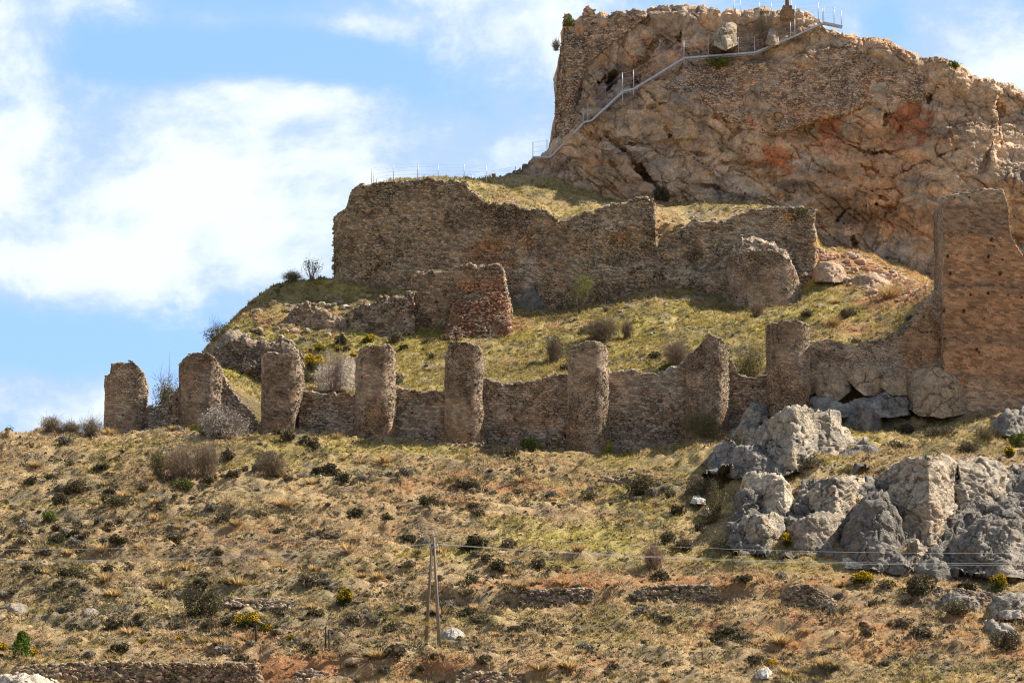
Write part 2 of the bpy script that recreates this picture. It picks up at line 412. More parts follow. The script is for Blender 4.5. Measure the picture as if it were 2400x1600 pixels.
# terrace banks: (distance line, px range, height of the step)
BANKS_T = [([(-100, 201.0), (600, 200.2), (800, 201.2), (1300, 199.6), (2500, 199.4)], -100, 1330, 1.0),
           ([(900, 219.5), (1200, 217.2), (1500, 217.6), (1700, 217.8), (1980, 217.0), (2100, 216.0)], 930, 2010, 0.9),
           ([(1380, 241.0), (1500, 241.2)], 1400, 1490, 0.7)]


def wpos(px, Y):
    return (np.asarray(px, float) - 1200) / F * 1.003 * np.maximum(Y, 120)


def terrain(px, Y, bumps=True):
    px, Y = np.broadcast_arrays(np.asarray(px, float), np.asarray(Y, float))
    z = terrain_base(px, Y); x = wpos(px, Y)
    q = np.stack([x, Y, np.zeros_like(x)], -1)
    for line, a, b, h in BANKS_T:
        yb = ip(px, line) + 0.5 * vn(q * 0.35 + 9, 3); wgt = ss(px, a, a + 60) * (1 - ss(px, b - 60, b))
        z = z + wgt * h * (ss(Y, yb - 0.25, yb + 0.45) - np.clip((Y - yb + 6) / 12, 0, 1))
    if bumps:
        far = ss(Y, 150, 190) * (1 - ss(Y, 310, 330))
        amp = np.where((Y > 260.5) & (Y < 264.5), 0.3, 1.0) * np.where(Y > 264, 0.75, 1.0)
        z = z + far * amp * (0.30 * fbm(q / 5.5, 21, 3) + 0.20 * fbm(q / 1.5, 31, 3) + 0.12 * np.abs(vn(q / 0.55, 41)))
        zz = np.zeros_like(z); near_ = (Y > 190) & (Y < 310)
        if near_.any():
            d1, _, cid, _ = worley(q[near_] / 1.05 + 0.3 * vn(q[near_] / 1.7, 45)[:, None], 43); zz[near_] = np.clip(1 - (d1 / 0.55) ** 2, 0, 1) * (0.08 + 0.30 * cid ** 2)
        fgm = (Y < 259); ln_ = vn(np.stack([x / 11.0, Y / 1.5 + 0.4 * vn(q / 4.0, 48), 0 * x], -1), 47)
        z = z + far * amp * zz + np.where(fgm, far * 0.32 * (ss(ln_, -0.15, 0.25) - 0.5), 0)
        z = z + (1 - far) * 1.2 * fbm(q / 60, 51, 3)
    return z


def mask(px, py, items):
    r = 0
    for (cx, cy, hx, hy, wt) in items: r = r + wt * np.exp(-0.8 * (((px - cx) / hx) ** 2 + ((py - cy) / hy) ** 2))
    return r


def ground_col(px, Y, z, x):
    _, py = proj(np.stack([x, Y, z], -1))
    q = np.stack([x, Y, z], -1)
    a, b, c = fbm(q / 4.0, 71, 4), fbm(q / 1.3, 81, 3), fbm(q / 9.0, 91, 3)
    straw = np.array([0.56, 0.40, 0.21]); green = np.array([0.43, 0.355, 0.095]); red = np.array([0.48, 0.235, 0.11]); earth = np.array([0.27, 0.185, 0.105]); grey = np.array([0.24, 0.20, 0.14])
    fg = Y < 260
    g = np.where(fg, 0.02 + mask(px, py, [(1500, 1130, 260, 70, 0.75), (1250, 1290, 250, 60, 0.6), (1650, 1300, 220, 40, 0.5), (1850, 1330, 250, 25, 0.6), (1000, 1050, 400, 30, 0.5), (350, 1070, 250, 60, 0.3), (2050, 1040, 250, 60, 0.6), (1600, 1450, 300, 40, 0.35), (2200, 1570, 250, 40, 0.5), (1000, 1450, 150, 60, 0.3)]), 0.70)
    g = np.where(Y > 292, 0.45, g)
    g = np.clip(g + 0.38 * a + 0.28 * b, 0, 1)[..., None]
    r = np.where(fg, mask(px, py, [(1150, 1150, 300, 55, 0.26), (700, 1255, 300, 30, 0.24), (1500, 1365, 420, 20, 0.6), (1980, 1480, 330, 60, 0.4), (1200, 1380, 160, 26, 0.5), (520, 1490, 140, 26, 0.5), (690, 1575, 95, 35, 1.3), (1050, 1560, 420, 22, 0.7), (2350, 1540, 200, 60, 0.3)]),
                 mask(px, py, [(1990, 770, 70, 22, .5), (2085, 705, 60, 20, .6), (700, 745, 90, 25, .45), (1300, 760, 120, 12, .35), (1990, 620, 90, 30, 0.9), (2110, 690, 60, 25, 0.6), (2080, 665, 80, 25, 0.7), (1545, 530, 22, 36, 0.9), (1130, 760, 60, 40, 0.4)]))
    r = np.clip(r + np.where(r > 0.15, 0.55 * a + 0.5 * b, 0.0) + np.where(fg, 0.10 * (c - 0.2), 0), 0, 1)[..., None]
    e = np.clip(0.25 + 0.6 * c + 0.5 * b, 0, 1)[..., None]
    ln_ = vn(np.stack([x / 11.0, Y / 1.5 + 0.4 * vn(np.stack([x, Y, 0 * x], -1) / 4.0, 48), 0 * x], -1), 47); e = np.clip(e + np.where(fg, 0.5 * np.exp(-((ln_ - 0.0) / 0.14) ** 2), 0)[..., None], 0, 1)
    col = straw * (1 - g) + green * g
    col = col * (1 - 0.55 * e) + earth * 0.55 * e
    gy = np.clip(0.1 + np.where(fg, mask(px, py, [(250, 1380, 450, 130, .35), (750, 1430, 300, 70, .3)]), 0) + 0.8 * fbm(q / 2.2, 101, 3), 0, 0.75)[..., None]
    col = col * (1 - gy) + grey * gy
    col = col * (1 - r) + red * r
    return col


pxs = np.concatenate([np.linspace(-60000, -1500, 14), np.linspace(-1250, -420, 14), np.arange(-360, -20, 8.0), np.arange(-20, 2421, 4.0), np.arange(2428, 2900, 8.0), np.linspace(2940, 3700, 14), np.linspace(3900, 60000, 14)])
Ys = np.concatenate([np.linspace(-150, 150, 16), np.linspace(160, 193, 8), np.arange(194.5, 260, 0.3), np.arange(260, 312, 0.3), np.linspace(314, 420, 14), np.array([460, 520, 620, 800, 1100, 1700, 3000, 6000, 9000])])
GX, GY_ = np.meshgrid(pxs, Ys, indexing='ij')
GZ = terrain(GX, GY_)
# exact x along the line of sight of each column
TXW = np.zeros_like(GX)
bb = np.maximum(GY_, 120); den = None
TXW = (GX - 1200) / F * (bb * CT + GZ * ST)


def ground_x(px, Y, z): return (px - 1200) / F * (np.maximum(Y, 120) * CT + z * ST)


tv = np.stack([TXW, GY_, GZ], -1)
ni, nj = GX.shape
I, J = np.meshgrid(np.arange(ni - 1), np.arange(nj - 1), indexing='ij')
tq = np.stack([I * nj + J, (I + 1) * nj + J, (I + 1) * nj + J + 1, I * nj + J + 1], -1).reshape(-1, 4)
tcol_ = ground_col(GX, GY_, GZ, TXW)
ter = obj("hillside", tv.reshape(-1, 3), tq, None, tcol_.reshape(-1, 3), M_GROUND, None, True, (0, 0, 0))
tag(ter, "dry grassy hillside rising to the ruined castle", None, None, "structure")

_hy = np.arange(195.0, 310, 0.15)


def hit(px, py, y0=196.0, y1=259.5):
    """the ground point seen through a pixel, searched between two distances"""
    ys = _hy[(_hy >= y0) & (_hy <= y1)]; z = terrain(np.full_like(ys, px), ys, False); x = ground_x(px, ys, z)
    pp = proj(np.stack([x, ys, z], -1))[1]; k = np.nonzero(pp <= py)[0]
    k = k[0] if len(k) else int(np.argmin(pp))
    y = ys[k]; z = float(terrain(np.array([float(px)]), np.array([y]))[0]); return np.array([float(ground_x(px, y, z)), y, z])


# ------------------------------------------------------------------ stones
_ico_v = None


def ico():
    global _ico_v
    if _ico_v is None:
        import bmesh
        bm = bmesh.new(); bmesh.ops.create_icosphere(bm, subdivisions=1, radius=1.0); bm.verts.index_update()
        _ico_v = (np.array([v.co[:] for v in bm.verts]), np.array([[v.index for v in f.verts] for f in bm.faces])); bm.free()
    return _ico_v


def stones(mb, centers, sizes, col, flat=0.65, var=0.35, seed=0):
    """irregular stones added to one mesh"""
    v0, t0 = ico(); r = np.random.default_rng(seed + 77)
    n = len(centers)
    if n == 0: return
    sc = np.asarray(sizes)[:, None] * np.stack([r.uniform(0.8, 1.4, n), r.uniform(0.7, 1.2, n), r.uniform(0.7, 1.15, n) * flat], 1)
    jit = r.uniform(0.72, 1.18, (n, len(v0), 1))
    vv = v0[None] * jit; vv = np.sign(vv) * np.abs(vv) ** 0.8 * sc[:, None, :]
    a = r.uniform(-0.5, 0.5, n); b = r.uniform(-0.35, 0.35, n)
    x = vv[..., 0] * np.cos(a)[:, None] - vv[..., 1] * np.sin(a)[:, None]; y = vv[..., 0] * np.sin(a)[:, None] + vv[..., 1] * np.cos(a)[:, None]
    z = vv[..., 2] * np.cos(b)[:, None] + x * np.sin(b)[:, None]; x = x * np.cos(b)[:, None] - vv[..., 2] * np.sin(b)[:, None]
    vv = np.stack([x, y, z], -1) + np.asarray(centers)[:, None, :]
    tt = (t0[None] + (np.arange(n) * len(v0))[:, None, None]).reshape(-1, 3)
    cc = np.asarray(col) * r.uniform(1 - var, 1 + var, (n, 1)) * np.array([1, 1, 1]) ; cc = cc * (1 + 0.12 * r.uniform(-1, 1, (n, 3)))
    mb.add(vv.reshape(-1, 3), None, tt, np.repeat(cc, len(v0), 0))


# ------------------------------------------------------------------ solids with a front seen from the valley
def normals(v, q):
    a, b, c, d = (v[q[:, k]] for k in range(4)); n = np.cross(c - a, d - b); out = np.zeros_like(v)
    for k in range(4): np.add.at(out, q[:, k], n)
    return out / (np.linalg.norm(out, axis=1, keepdims=True) + 1e-9)


def solid(name, top, bot, Yf, thick, step=3.0, rnd=(0, 0, 0), disp=(), col=(0.3, 0.22, 0.15), mat=None, parent=None, ragged=0.12, seed=0, smooth=True, colfn=None, groove=None, backlean=0.0, rag_w=0.35):
    """a thick body whose front is bounded by a top and a bottom line; Yf(px,py,t) is its distance. rnd rounds the left, right and top edges (m)."""
    x0, x1 = top[0][0], top[-1][0]; n = max(3, int((x1 - x0) / step) + 1); px = np.linspace(x0, x1, n)
    pt, pb = ip(px, top), ip(px, bot); Y0 = Yf(px, pt, 1.0) * np.ones_like(px); mpp = Y0.mean() / F
    if ragged:
        xx = px * mpp
        k = np.floor(xx / rag_w + 0.3 * np.sin(xx * 3 + seed)); jag = _h(k.astype(np.int64), (k * 0).astype(np.int64), (k * 0).astype(np.int64), seed + 5) - 0.5
        pt = pt + (jag * ragged * 1.6 + ragged * fbm(np.stack([xx / 1.3, xx * 0, xx * 0], -1), seed + 9, 3)) / mpp
    m = max(4, int(np.max(pb - pt) / step) + 1); t = np.linspace(0, 1, m)
    PX = np.repeat(px[:, None], m, 1); PY = pb[:, None] + (pt - pb)[:, None] * t[None]
    Y = Yf(PX, PY, t[None] * np.ones_like(PX)) * np.ones_like(PX)
    def rd(d, r): d = np.clip(d, 0, r); return r - np.sqrt(np.maximum(r * r - (r - d) ** 2, 0))
    if rnd[0]: Y = Y + rd((PX - x0) * mpp, rnd[0])
    if rnd[1]: Y = Y + rd((x1 - PX) * mpp, rnd[1])
    if rnd[2]: Y = Y + rd((PY - pt[:, None]) * mpp, rnd[2])
    if len(rnd) > 3 and rnd[3]: Y = Y + rd((pb[:, None] - PY) * mpp, rnd[3])
    if groove is not None: Y = Y + groove(PX, PY)
    fr = P(PX, PY, Y)
    kt = max(2, min(8, int(thick / max(step * mpp, 0.25))))
    fy = np.linspace(0, 1, kt + 1)[1:-1]
    tp = fr[:, -1:, :] + np.stack([0 * fy, fy * thick, -backlean * fy * thick], -1)[None]
    back = fr[:, ::-1, :] + np.array([0, thick, 0.0]); back[..., 1] = np.maximum(back[..., 1], fr[:, -1:, 1] + thick * 0.9); back[..., 2] -= backlean * thick
    V = np.concatenate([fr, tp, back], 1); nn = V.shape[1]
    I, J = np.meshgrid(np.arange(n - 1), np.arange(nn - 1), indexing='ij')
    Q = np.stack([I * nn + J, (I + 1) * nn + J, (I + 1) * nn + J + 1, I * nn + J + 1], -1).reshape(-1, 4)
    j = np.arange(m - 1); L = np.stack([j, j + 1, nn - 2 - j, nn - 1 - j], -1); R = (L + (n - 1) * nn)[:, ::-1]
    Q = np.concatenate([Q, L[:, ::-1] * 1 if False else np.stack([L[:, 0], L[:, 1], L[:, 2], L[:, 3]], -1), R])
    v = V.reshape(-1, 3)
    if disp:
        nr = normals(v, Q); dd = 0
        for fn in disp: dd = dd + fn(v)
        v = v + nr * dd[:, None]
    PXa = np.concatenate([PX, np.repeat(px[:, None], V.shape[1] - m, 1)], 1).ravel(); PYa = np.concatenate([PY, np.repeat(PY[:, -1:], len(fy), 1), PY[:, ::-1]], 1).ravel()
    c = np.broadcast_to(np.asarray(col, float), v.shape).copy()
    if colfn is not None: c = colfn(c, v, PXa, PYa)
    o = obj(name, v, Q, None, c, mat, parent, smooth)
    o_top = fr[:, -1, :]
    return o, o_top, px, thick


def nz(amp, size, s=0, o=3): return lambda v: amp * fbm(v / size, s, o)


def fz(amp, size, s=0): return lambda v: amp * facets(v, size, s)


def const(Y): return lambda px, py, t: Y + 0 * np.asarray(px, float)


def top_stones(o, line, thick, col, seed, n_per_m=3.2, size=(0.1, 0.22), name='broken_stones'):
    """the broken, loose stones along the top of a wall: a part of it"""
    r = np.random.default_rng(seed + 500); seg = np.linalg.norm(np.diff(line, axis=0), axis=1); L = seg.sum()
    n = max(4, int(L * n_per_m * (1 + 0.6 * min(thick, 2)))); cum = np.concatenate([[0], np.cumsum(seg)]); d = r.uniform(0, L, n)
    c = np.stack([np.interp(d, cum, line[:, k]) for k in range(3)], -1)
    c[:, 1] += r.uniform(0, 1, n) ** 1.5 * thick * 0.9; c[:, 2] += r.uniform(-0.12, 0.05, n)
    mb = MB(); stones(mb, c, r.uniform(size[0], size[1], n), col, 0.6, 0.3, seed)  # where col is paler than the wall, it paints in a sunlit rim
    return tag(mb.build(name, M_STONE, o), kind='stuff')


def mottle(alt, size, s, lo=0.0, hi=0.6, amt=0.8):
    alt = np.asarray(alt)
    def fn(c, v, px, py):
        w_ = (ss(fbm(v / size, s, 4), lo, hi) * amt)[:, None]; return c * (1 - w_) + alt * w_
    return fn


def chain(*fs):
    def fn(c, v, px, py):
        for f in fs: c = f(c, v, px, py)
        return c
    return fn


def patches(items, colr, noise=0.5, s=0):
    def fn(c, v, px, py):
        w_ = np.clip(mask(px, py, items) * (1 + noise * fbm(v / 1.2, s, 4)) , 0, 1); w_ = ss(w_, 0.3, 0.62)[:, None] * 0.9; return c * (1 - w_) + np.asarray(colr) * w_
    return fn


# ------------------------------------------------------------------ round wall towers
BR = np.array([0.375, 0.285, 0.20]); DK = np.array([0.25, 0.185, 0.125]); OR = np.array([0.44, 0.28, 0.165]); GR = np.array([0.36, 0.30, 0.23])


def tower(px0, px1, top, pyb, Yc, label, seed, depth=1.0, flare=0.05, rubble=None, name='round_tower', cat='tower', group='round towers along the curtain wall', mat=None, tint=1.0):
    """half-round tower of the curtain wall; Yc is the distance of its axis. rubble: the line of the right flank where the facing has fallen off"""
    cx = (px0 + px1) / 2; mpp = Yc / F; R = (px1 - px0) / 2 * mpp
    na, nh = 72, 64; an = np.linspace(0, 2 * np.pi, na, endpoint=False)
    ux, uy = np.sin(an), -np.cos(an) * depth
    pxa = cx + ux * (px1 - px0) / 2; pt = ip(pxa, top)
    # the back rises or falls with the same broken line; jitter per stone
    k = np.floor(an * R / 0.33); pt = pt + ((_h(k.astype(np.int64), (k * 0).astype(np.int64), (k * 0).astype(np.int64), seed) - 0.5) * 0.17) / mpp
    zt = np.array([P(a, b, Yc)[2] for a, b in zip(pxa, pt)]); zb = P(cx, pyb + 25, Yc)[2]
    c0 = P(cx, pyb, Yc)
    t = np.linspace(0, 1, nh); Z = zb + (zt - zb)[:, None] * t[None]
    rr = R * (1 + flare * (1 - t))[None] * np.ones((na, 1))
    Xo = P(cx, 800, Yc)[0]
    if rubble is not None:      # right flank fallen away: pull the wall in where the line says
        zz = Z; pyv = 800 - (np.arctan2(zz, Yc) - PITCH) * F
        lim = (ip(pyv, rubble) - cx) * mpp / np.maximum(ux, 0.25)[:, None]
        rr = np.where(ux[:, None] > 0.25, np.minimum(rr, np.maximum(lim, 0.3 * R)), rr)
    V = np.stack([Xo + ux[:, None] * rr, Yc + uy[:, None] * rr, Z], -1)
    q3 = V.reshape(-1, 3); dd = 0.045 * fbm(q3 / 0.9, seed, 3) + 0.022 * vn(q3 / 0.28, seed + 4)
    V = V + np.stack([ux[:, None] * dd.reshape(na, nh), uy[:, None] * dd.reshape(na, nh), 0 * dd.reshape(na, nh)], -1)
    inner = V[:, -1, :].copy(); ctr = np.array([Xo, Yc, 0]); inner[:, :2] = ctr[:2] + (inner[:, :2] - ctr[:2]) * 0.55; inner[:, 2] = V[:, -1, 2] - 0.3
    v = np.concatenate([V.reshape(-1, 3), inner, [[Xo, Yc, inner[:, 2].mean() - 0.1]]])
    I, J = np.meshgrid(np.arange(na), np.arange(nh - 1), indexing='ij'); I2 = (I + 1) % na
    q = np.stack([I * nh + J, I2 * nh + J, I2 * nh + J + 1, I * nh + J + 1], -1).reshape(-1, 4)
    i = np.arange(na); i2 = (i + 1) % na; b0 = na * nh
    q = np.concatenate([q, np.stack([i * nh + nh - 1, i2 * nh + nh - 1, b0 + i2, b0 + i], -1)])
    tr = np.stack([b0 + i, b0 + i2, 0 * i + b0 + na], -1)
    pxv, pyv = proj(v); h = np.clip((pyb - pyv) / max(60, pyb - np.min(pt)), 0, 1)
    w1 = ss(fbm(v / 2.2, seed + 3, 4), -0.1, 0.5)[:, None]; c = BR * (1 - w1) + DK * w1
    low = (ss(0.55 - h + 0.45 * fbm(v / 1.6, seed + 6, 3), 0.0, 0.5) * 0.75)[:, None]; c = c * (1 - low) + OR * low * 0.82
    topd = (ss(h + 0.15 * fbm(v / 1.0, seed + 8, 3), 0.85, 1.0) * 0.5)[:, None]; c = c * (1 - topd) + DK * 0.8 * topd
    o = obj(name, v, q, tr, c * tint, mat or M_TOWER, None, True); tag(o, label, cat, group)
    ring = V[:, -1, :][(uy < 0.4)]
    r = np.random.default_rng(seed + 31); nst = 60; idx = r.integers(0, len(ring), nst); cc = ring[idx].copy()
    f = r.uniform(0.75, 1.0, nst); cc[:, 0] = Xo + (cc[:, 0] - Xo) * f; cc[:, 1] = Yc + (cc[:, 1] - Yc) * f; cc[:, 2] += r.uniform(-0.14, 0.06, nst)
    mb = MB(); stones(mb, cc, r.uniform(0.1, 0.2, nst), (0.52, 0.43, 0.32), 0.6, 0.3, seed)
    # core stones on the right flank, their pale colour painting in the sunlit strip
    nf = 230; aa = r.uniform(0.85, 2.0, nf); tz = r.uniform(0.3, 1.0, nf)
    ki = (aa / (2 * np.pi) * na).astype(int) % na; kj = (tz * (nh - 1)).astype(int); ff = V[ki, kj, :].copy()
    ff[:, 0] -= np.sin(aa) * 0.03
    stones(mb, ff, r.uniform(0.07, 0.13, nf), (0.56, 0.465, 0.35), 0.6, 0.3, seed + 1)
    tag(mb.build('broken_stones', M_STONE, o), kind='stuff')
    return o


YW = 262.0
tower(247, 350, [(240, 884), (262, 880), (266, 856), (300, 858), (316, 852), (330, 862), (342, 880), (350, 905)], 1016, YW - 0.2, "leftmost round tower, its left shoulder stepped lower, at the end of the wall", 101, 0.8, 0.02, [(850, 335), (870, 341), (910, 350), (940, 346), (1000, 337)])
tower(421, 524, [(415, 856), (424, 852), (440, 838), (475, 832), (490, 834), (505, 842), (516, 852), (524, 872)], 1014, YW, "rounded-top tower behind the white blossom bush, second from the left end", 102, 0.9, 0.02)
tower(614, 714, [(610, 842), (630, 832), (660, 838), (700, 832), (714, 840)], 1011, YW - 0.8, "tower with a pale crumbled right flank beside yellow gorse, third from left", 103, 1.0, 0.0, [(820, 698), (850, 706), (900, 714), (930, 708), (975, 697), (1020, 692)])
tower(833, 927, [(828, 845), (838, 842), (842, 826), (850, 821), (880, 815), (900, 817), (915, 813), (927, 826)], 1029, YW - 0.6, "tower just right of the grey blossom bush, orange stained at its foot", 104, 1.0, 0.04)
tower(1042, 1138, [(1038, 836), (1046, 832), (1049, 815), (1056, 809), (1080, 808), (1110, 812), (1124, 816), (1138, 836)], 1038, YW - 0.8, "flat-topped tower below the red rubble mound, fifth from the left", 105, 1.0, 0.04, [(815, 1128), (850, 1138), (880, 1133), (930, 1128), (985, 1136), (1030, 1139)])
tower(1330, 1424, [(1326, 842), (1334, 838), (1338, 824), (1352, 812), (1385, 806), (1402, 803), (1414, 808), (1424, 826)], 1062, YW - 1.0, "tall narrow tower above the yellow-green bush at its foot", 106, 1.0, 0.10)
tower(1606, 1706, [(1600, 838), (1625, 826), (1645, 805), (1660, 790), (1695, 803), (1706, 825)], 1032, YW - 0.6, "peaked broken tower standing left of the limestone rocks", 107, 1.0, 0.04)
tower(1794, 1898, [(1790, 772), (1797, 764), (1808, 765), (1830, 758), (1850, 760), (1870, 757), (1888, 763), (1898, 772)], 962, YW - 1.6, "flat-topped tower set highest on the limestone rocks", 108, 1.0, -0.05)

# ------------------------------------------------------------------ curtain wall lengths between the towers
WALLC = np.array([0.37, 0.285, 0.205])
SEG = [
 ([(335, 948), (360, 957), (385, 945), (405, 930), (425, 905)], 1018, "low broken wall length between the two leftmost towers"),
 ([(515, 862), (528, 880), (540, 915), (560, 935), (580, 958), (600, 985), (618, 1000)], 1014, "collapsed sloping wall length behind the white blossom bush"),
 ([(700, 922), (740, 920), (790, 925), (840, 922)], 1028, "wall length under the grey blossom bush, big squared stones"),
 ([(920, 900), (945, 908), (975, 916), (1010, 918), (1046, 910)], 1038, "short dark wall length with a sagging top under bare grass slope"),
 ([(1132, 880), (1150, 890), (1180, 894), (1215, 895), (1260, 886), (1300, 876), (1334, 868)], 1056, "longest wall length with dark green bush at its foot"),
 ([(1416, 858), (1435, 868), (1480, 872), (1530, 874), (1560, 864), (1585, 856), (1612, 846)], 1066, "wall length with a dark moss streak running from its top"),
 ([(1700, 832), (1715, 845), (1730, 870), (1765, 882), (1800, 876)], 1020, "dark recessed wall length hidden behind the hanging bush"),
]
for k, (top, pb, lab) in enumerate(SEG):
    bot = [(top[0][0], pb + 22), (top[-1][0], pb + 22)]
    o, line, _, th = solid("curtain_wall", top, bot, lambda px, py, t: 261.8 - 0.3 * (1 - t) + 0 * px, 2.3, 2.6, (0, 0, 0.12), (nz(0.10, 1.4, 120 + k), nz(0.05, 0.35, 130 + k)), WALLC, M_WALL, None, 0.16, 140 + k,
                          colfn=chain(mottle(DK * 1.1, 2.0, 150 + k, 0.0, 0.6), mottle(GR, 2.6, 160 + k, 0.1, 0.6, 0.7), mottle(OR * 0.85, 2.3, 170 + k, 0.25, 0.7, 0.6)))
    tag(o, lab, "wall", "lengths of the curtain wall")
    top_stones(o, line, th, (0.38, 0.32, 0.24), 180 + k, 3.5)

# wall climbing from the highest round tower to the square tower, standing on rock
top = [(1890, 794), (1920, 796), (1960, 800), (2005, 808), (2040, 800), (2075, 788), (2100, 772), (2125, 766), (2150, 735), (2170, 700), (2195, 672), (2232, 640)]
o, line, _, th = solid("curtain_wall", top, [(1890, 930), (1960, 900), (2050, 890), (2150, 900), (2232, 905)], lambda px, py, t: 261.2 + 0 * px, 2.2, 2.6, (0, 0, 0.15), (nz(0.12, 1.4, 190), nz(0.05, 0.35, 191)), (0.40, 0.32, 0.235), M_TOWER, None, 0.16, 192,
                      colfn=chain(mottle(DK, 1.6, 193, 0.1, 0.7), patches([(2160, 790, 45, 70, 1.0)], OR * 0.8, 0.6, 194)))
tag(o, "pale curved wall climbing over rock from round tower to square tower", "wall", "lengths of the curtain wall")
top_stones(o, line, th, (0.36, 0.31, 0.24), 195, 4)

# square tower
top = [(2211, 464), (2222, 458), (2270, 453), (2300, 448), (2349, 442), (2354, 455), (2361, 474), (2364, 510), (2366, 540), (2373, 560), (2379, 572), (2396, 592), (2440, 605), (2490, 640), (2530, 720)]
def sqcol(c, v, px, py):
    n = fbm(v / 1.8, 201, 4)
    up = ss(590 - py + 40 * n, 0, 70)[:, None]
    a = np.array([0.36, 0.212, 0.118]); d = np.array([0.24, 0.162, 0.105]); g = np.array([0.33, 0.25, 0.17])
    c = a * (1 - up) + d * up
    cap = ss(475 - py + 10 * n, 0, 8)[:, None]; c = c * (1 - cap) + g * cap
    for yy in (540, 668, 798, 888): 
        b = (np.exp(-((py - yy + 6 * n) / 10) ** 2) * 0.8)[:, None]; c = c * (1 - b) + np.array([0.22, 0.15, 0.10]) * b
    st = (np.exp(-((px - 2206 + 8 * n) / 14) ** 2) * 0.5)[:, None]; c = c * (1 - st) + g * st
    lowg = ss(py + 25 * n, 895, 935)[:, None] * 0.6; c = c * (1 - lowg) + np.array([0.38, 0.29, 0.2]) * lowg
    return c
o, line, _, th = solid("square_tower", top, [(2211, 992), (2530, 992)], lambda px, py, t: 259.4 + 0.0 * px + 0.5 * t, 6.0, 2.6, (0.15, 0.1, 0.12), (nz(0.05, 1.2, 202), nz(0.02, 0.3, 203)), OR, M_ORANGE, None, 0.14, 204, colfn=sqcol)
tag(o, "tall square tower of orange mortared stone, broken at its right corner", "tower")
top_stones(o, line, 1.5, (0.36, 0.29, 0.21), 205, 4)
for (hx, hy) in [(2222, 599), (2318, 600), (2228, 640), (2317, 686), (2345, 640), (2260, 727), (2213, 727), (2290, 818), (2325, 560)]:
    c = P(hx, hy, 259.25); mb = MB(); mb.box(c - [0.08, 0.02, 0.11], c + [0.08, 0.5, 0.11], (0.05, 0.03, 0.02)); mb.build("putlog_hole", M_PLAIN, o)  # near-black block paints the shade inside each hole

top = [(2515, 715), (2560, 735), (2620, 742), (2680, 760), (2740, 770), (2800, 800), (2860, 870)]
o, line, _, th = solid("curtain_wall", top, [(2515, 975), (2860, 965)], lambda px, py, t: 261.0 + 0 * px, 2.4, 3.0, (0, 0.3, 0.15), (nz(0.12, 1.4, 196), nz(0.05, 0.35, 197)), (0.40, 0.32, 0.235), M_TOWER, None, 0.16, 198, colfn=mottle(DK, 1.6, 199, 0.1, 0.7))
tag(o, "wall running on to the right behind the square tower", "wall", "lengths of the curtain wall"); top_stones(o, line, th, (0.36, 0.31, 0.24), 199, 4)

# ------------------------------------------------------------------ upper ward: retaining wall, buttress, middle ruin
YU = 290.3
UP = np.array([0.355, 0.275, 0.18])
top = [(781, 640), (783, 560), (785, 520), (798, 508), (812, 488), (816, 478), (824, 446), (836, 434), (871, 430), (919, 425), (1000, 421), (1088, 425), (1100, 440), (1120, 462), (1146, 478), (1200, 478), (1248, 486), (1285, 498), (1312, 521), (1326, 515), (1343, 506), (1380, 494), (1417, 484), (1455, 476), (1493, 464), (1527, 461), (1532, 482), (1528, 505), (1522, 524), (1526, 548), (1532, 566), (1548, 594)]
bot = [(781, 660), (850, 676), (960, 690), (1100, 715), (1190, 740), (1310, 750), (1420, 735), (1480, 712), (1548, 695)]
def upY(px, py, t):
    y = YU + 0.35 * t
    y = y - 0.55 * ss(px, 1115, 1070) * 1.0                                     # left length stands a little forward
    y = y + 0.5 * np.exp(-(((px - 1140) / 40) ** 2 + ((py - 590) / 28) ** 2)) * 1.6   # hollow under the fallen facing
    y = y - 0.45 * ss(py, 600, 640) * ss(px, 1195, 1230)                          # thicker foot
    y = y + 2.2 * (1 - ss(px, 781, 815)) ** 2
    return y
def rubY(px, py, t): return YU + 0.0 * px
upc = chain(mottle(DK * 0.9, 2.6, 211, -0.1, 0.5), mottle(np.array([0.36, 0.26, 0.15]), 2.0, 212, 0.1, 0.6, 0.7), patches([(1140, 600, 55, 35, 0.9), (1270, 620, 60, 16, 0.6), (1460, 555, 40, 25, 0.6), (1240, 560, 60, 30, 0.5)], (0.40, 0.24, 0.13), 0.6, 213), patches([(1390, 530, 70, 22, 0.9), (1240, 640, 30, 40, 0.9), (1420, 632, 40, 12, 0.8)], (0.42, 0.34, 0.24), 0.4, 214))
o, line, _, th = solid("retaining_wall", top, bot, upY, 3.6, 2.4, (0, 0.0, 0.15), (nz(0.22, 2.6, 215), nz(0.09, 0.8, 216), nz(0.05, 0.3, 217)), UP, M_OLD, None, 0.18, 218, colfn=upc)
tag(o, "long high rubble wall under the fence posts, ending in a sunlit broken edge", "wall")
top_stones(o, line, 1.6, (0.52, 0.43, 0.31), 219, 6, (0.1, 0.25))

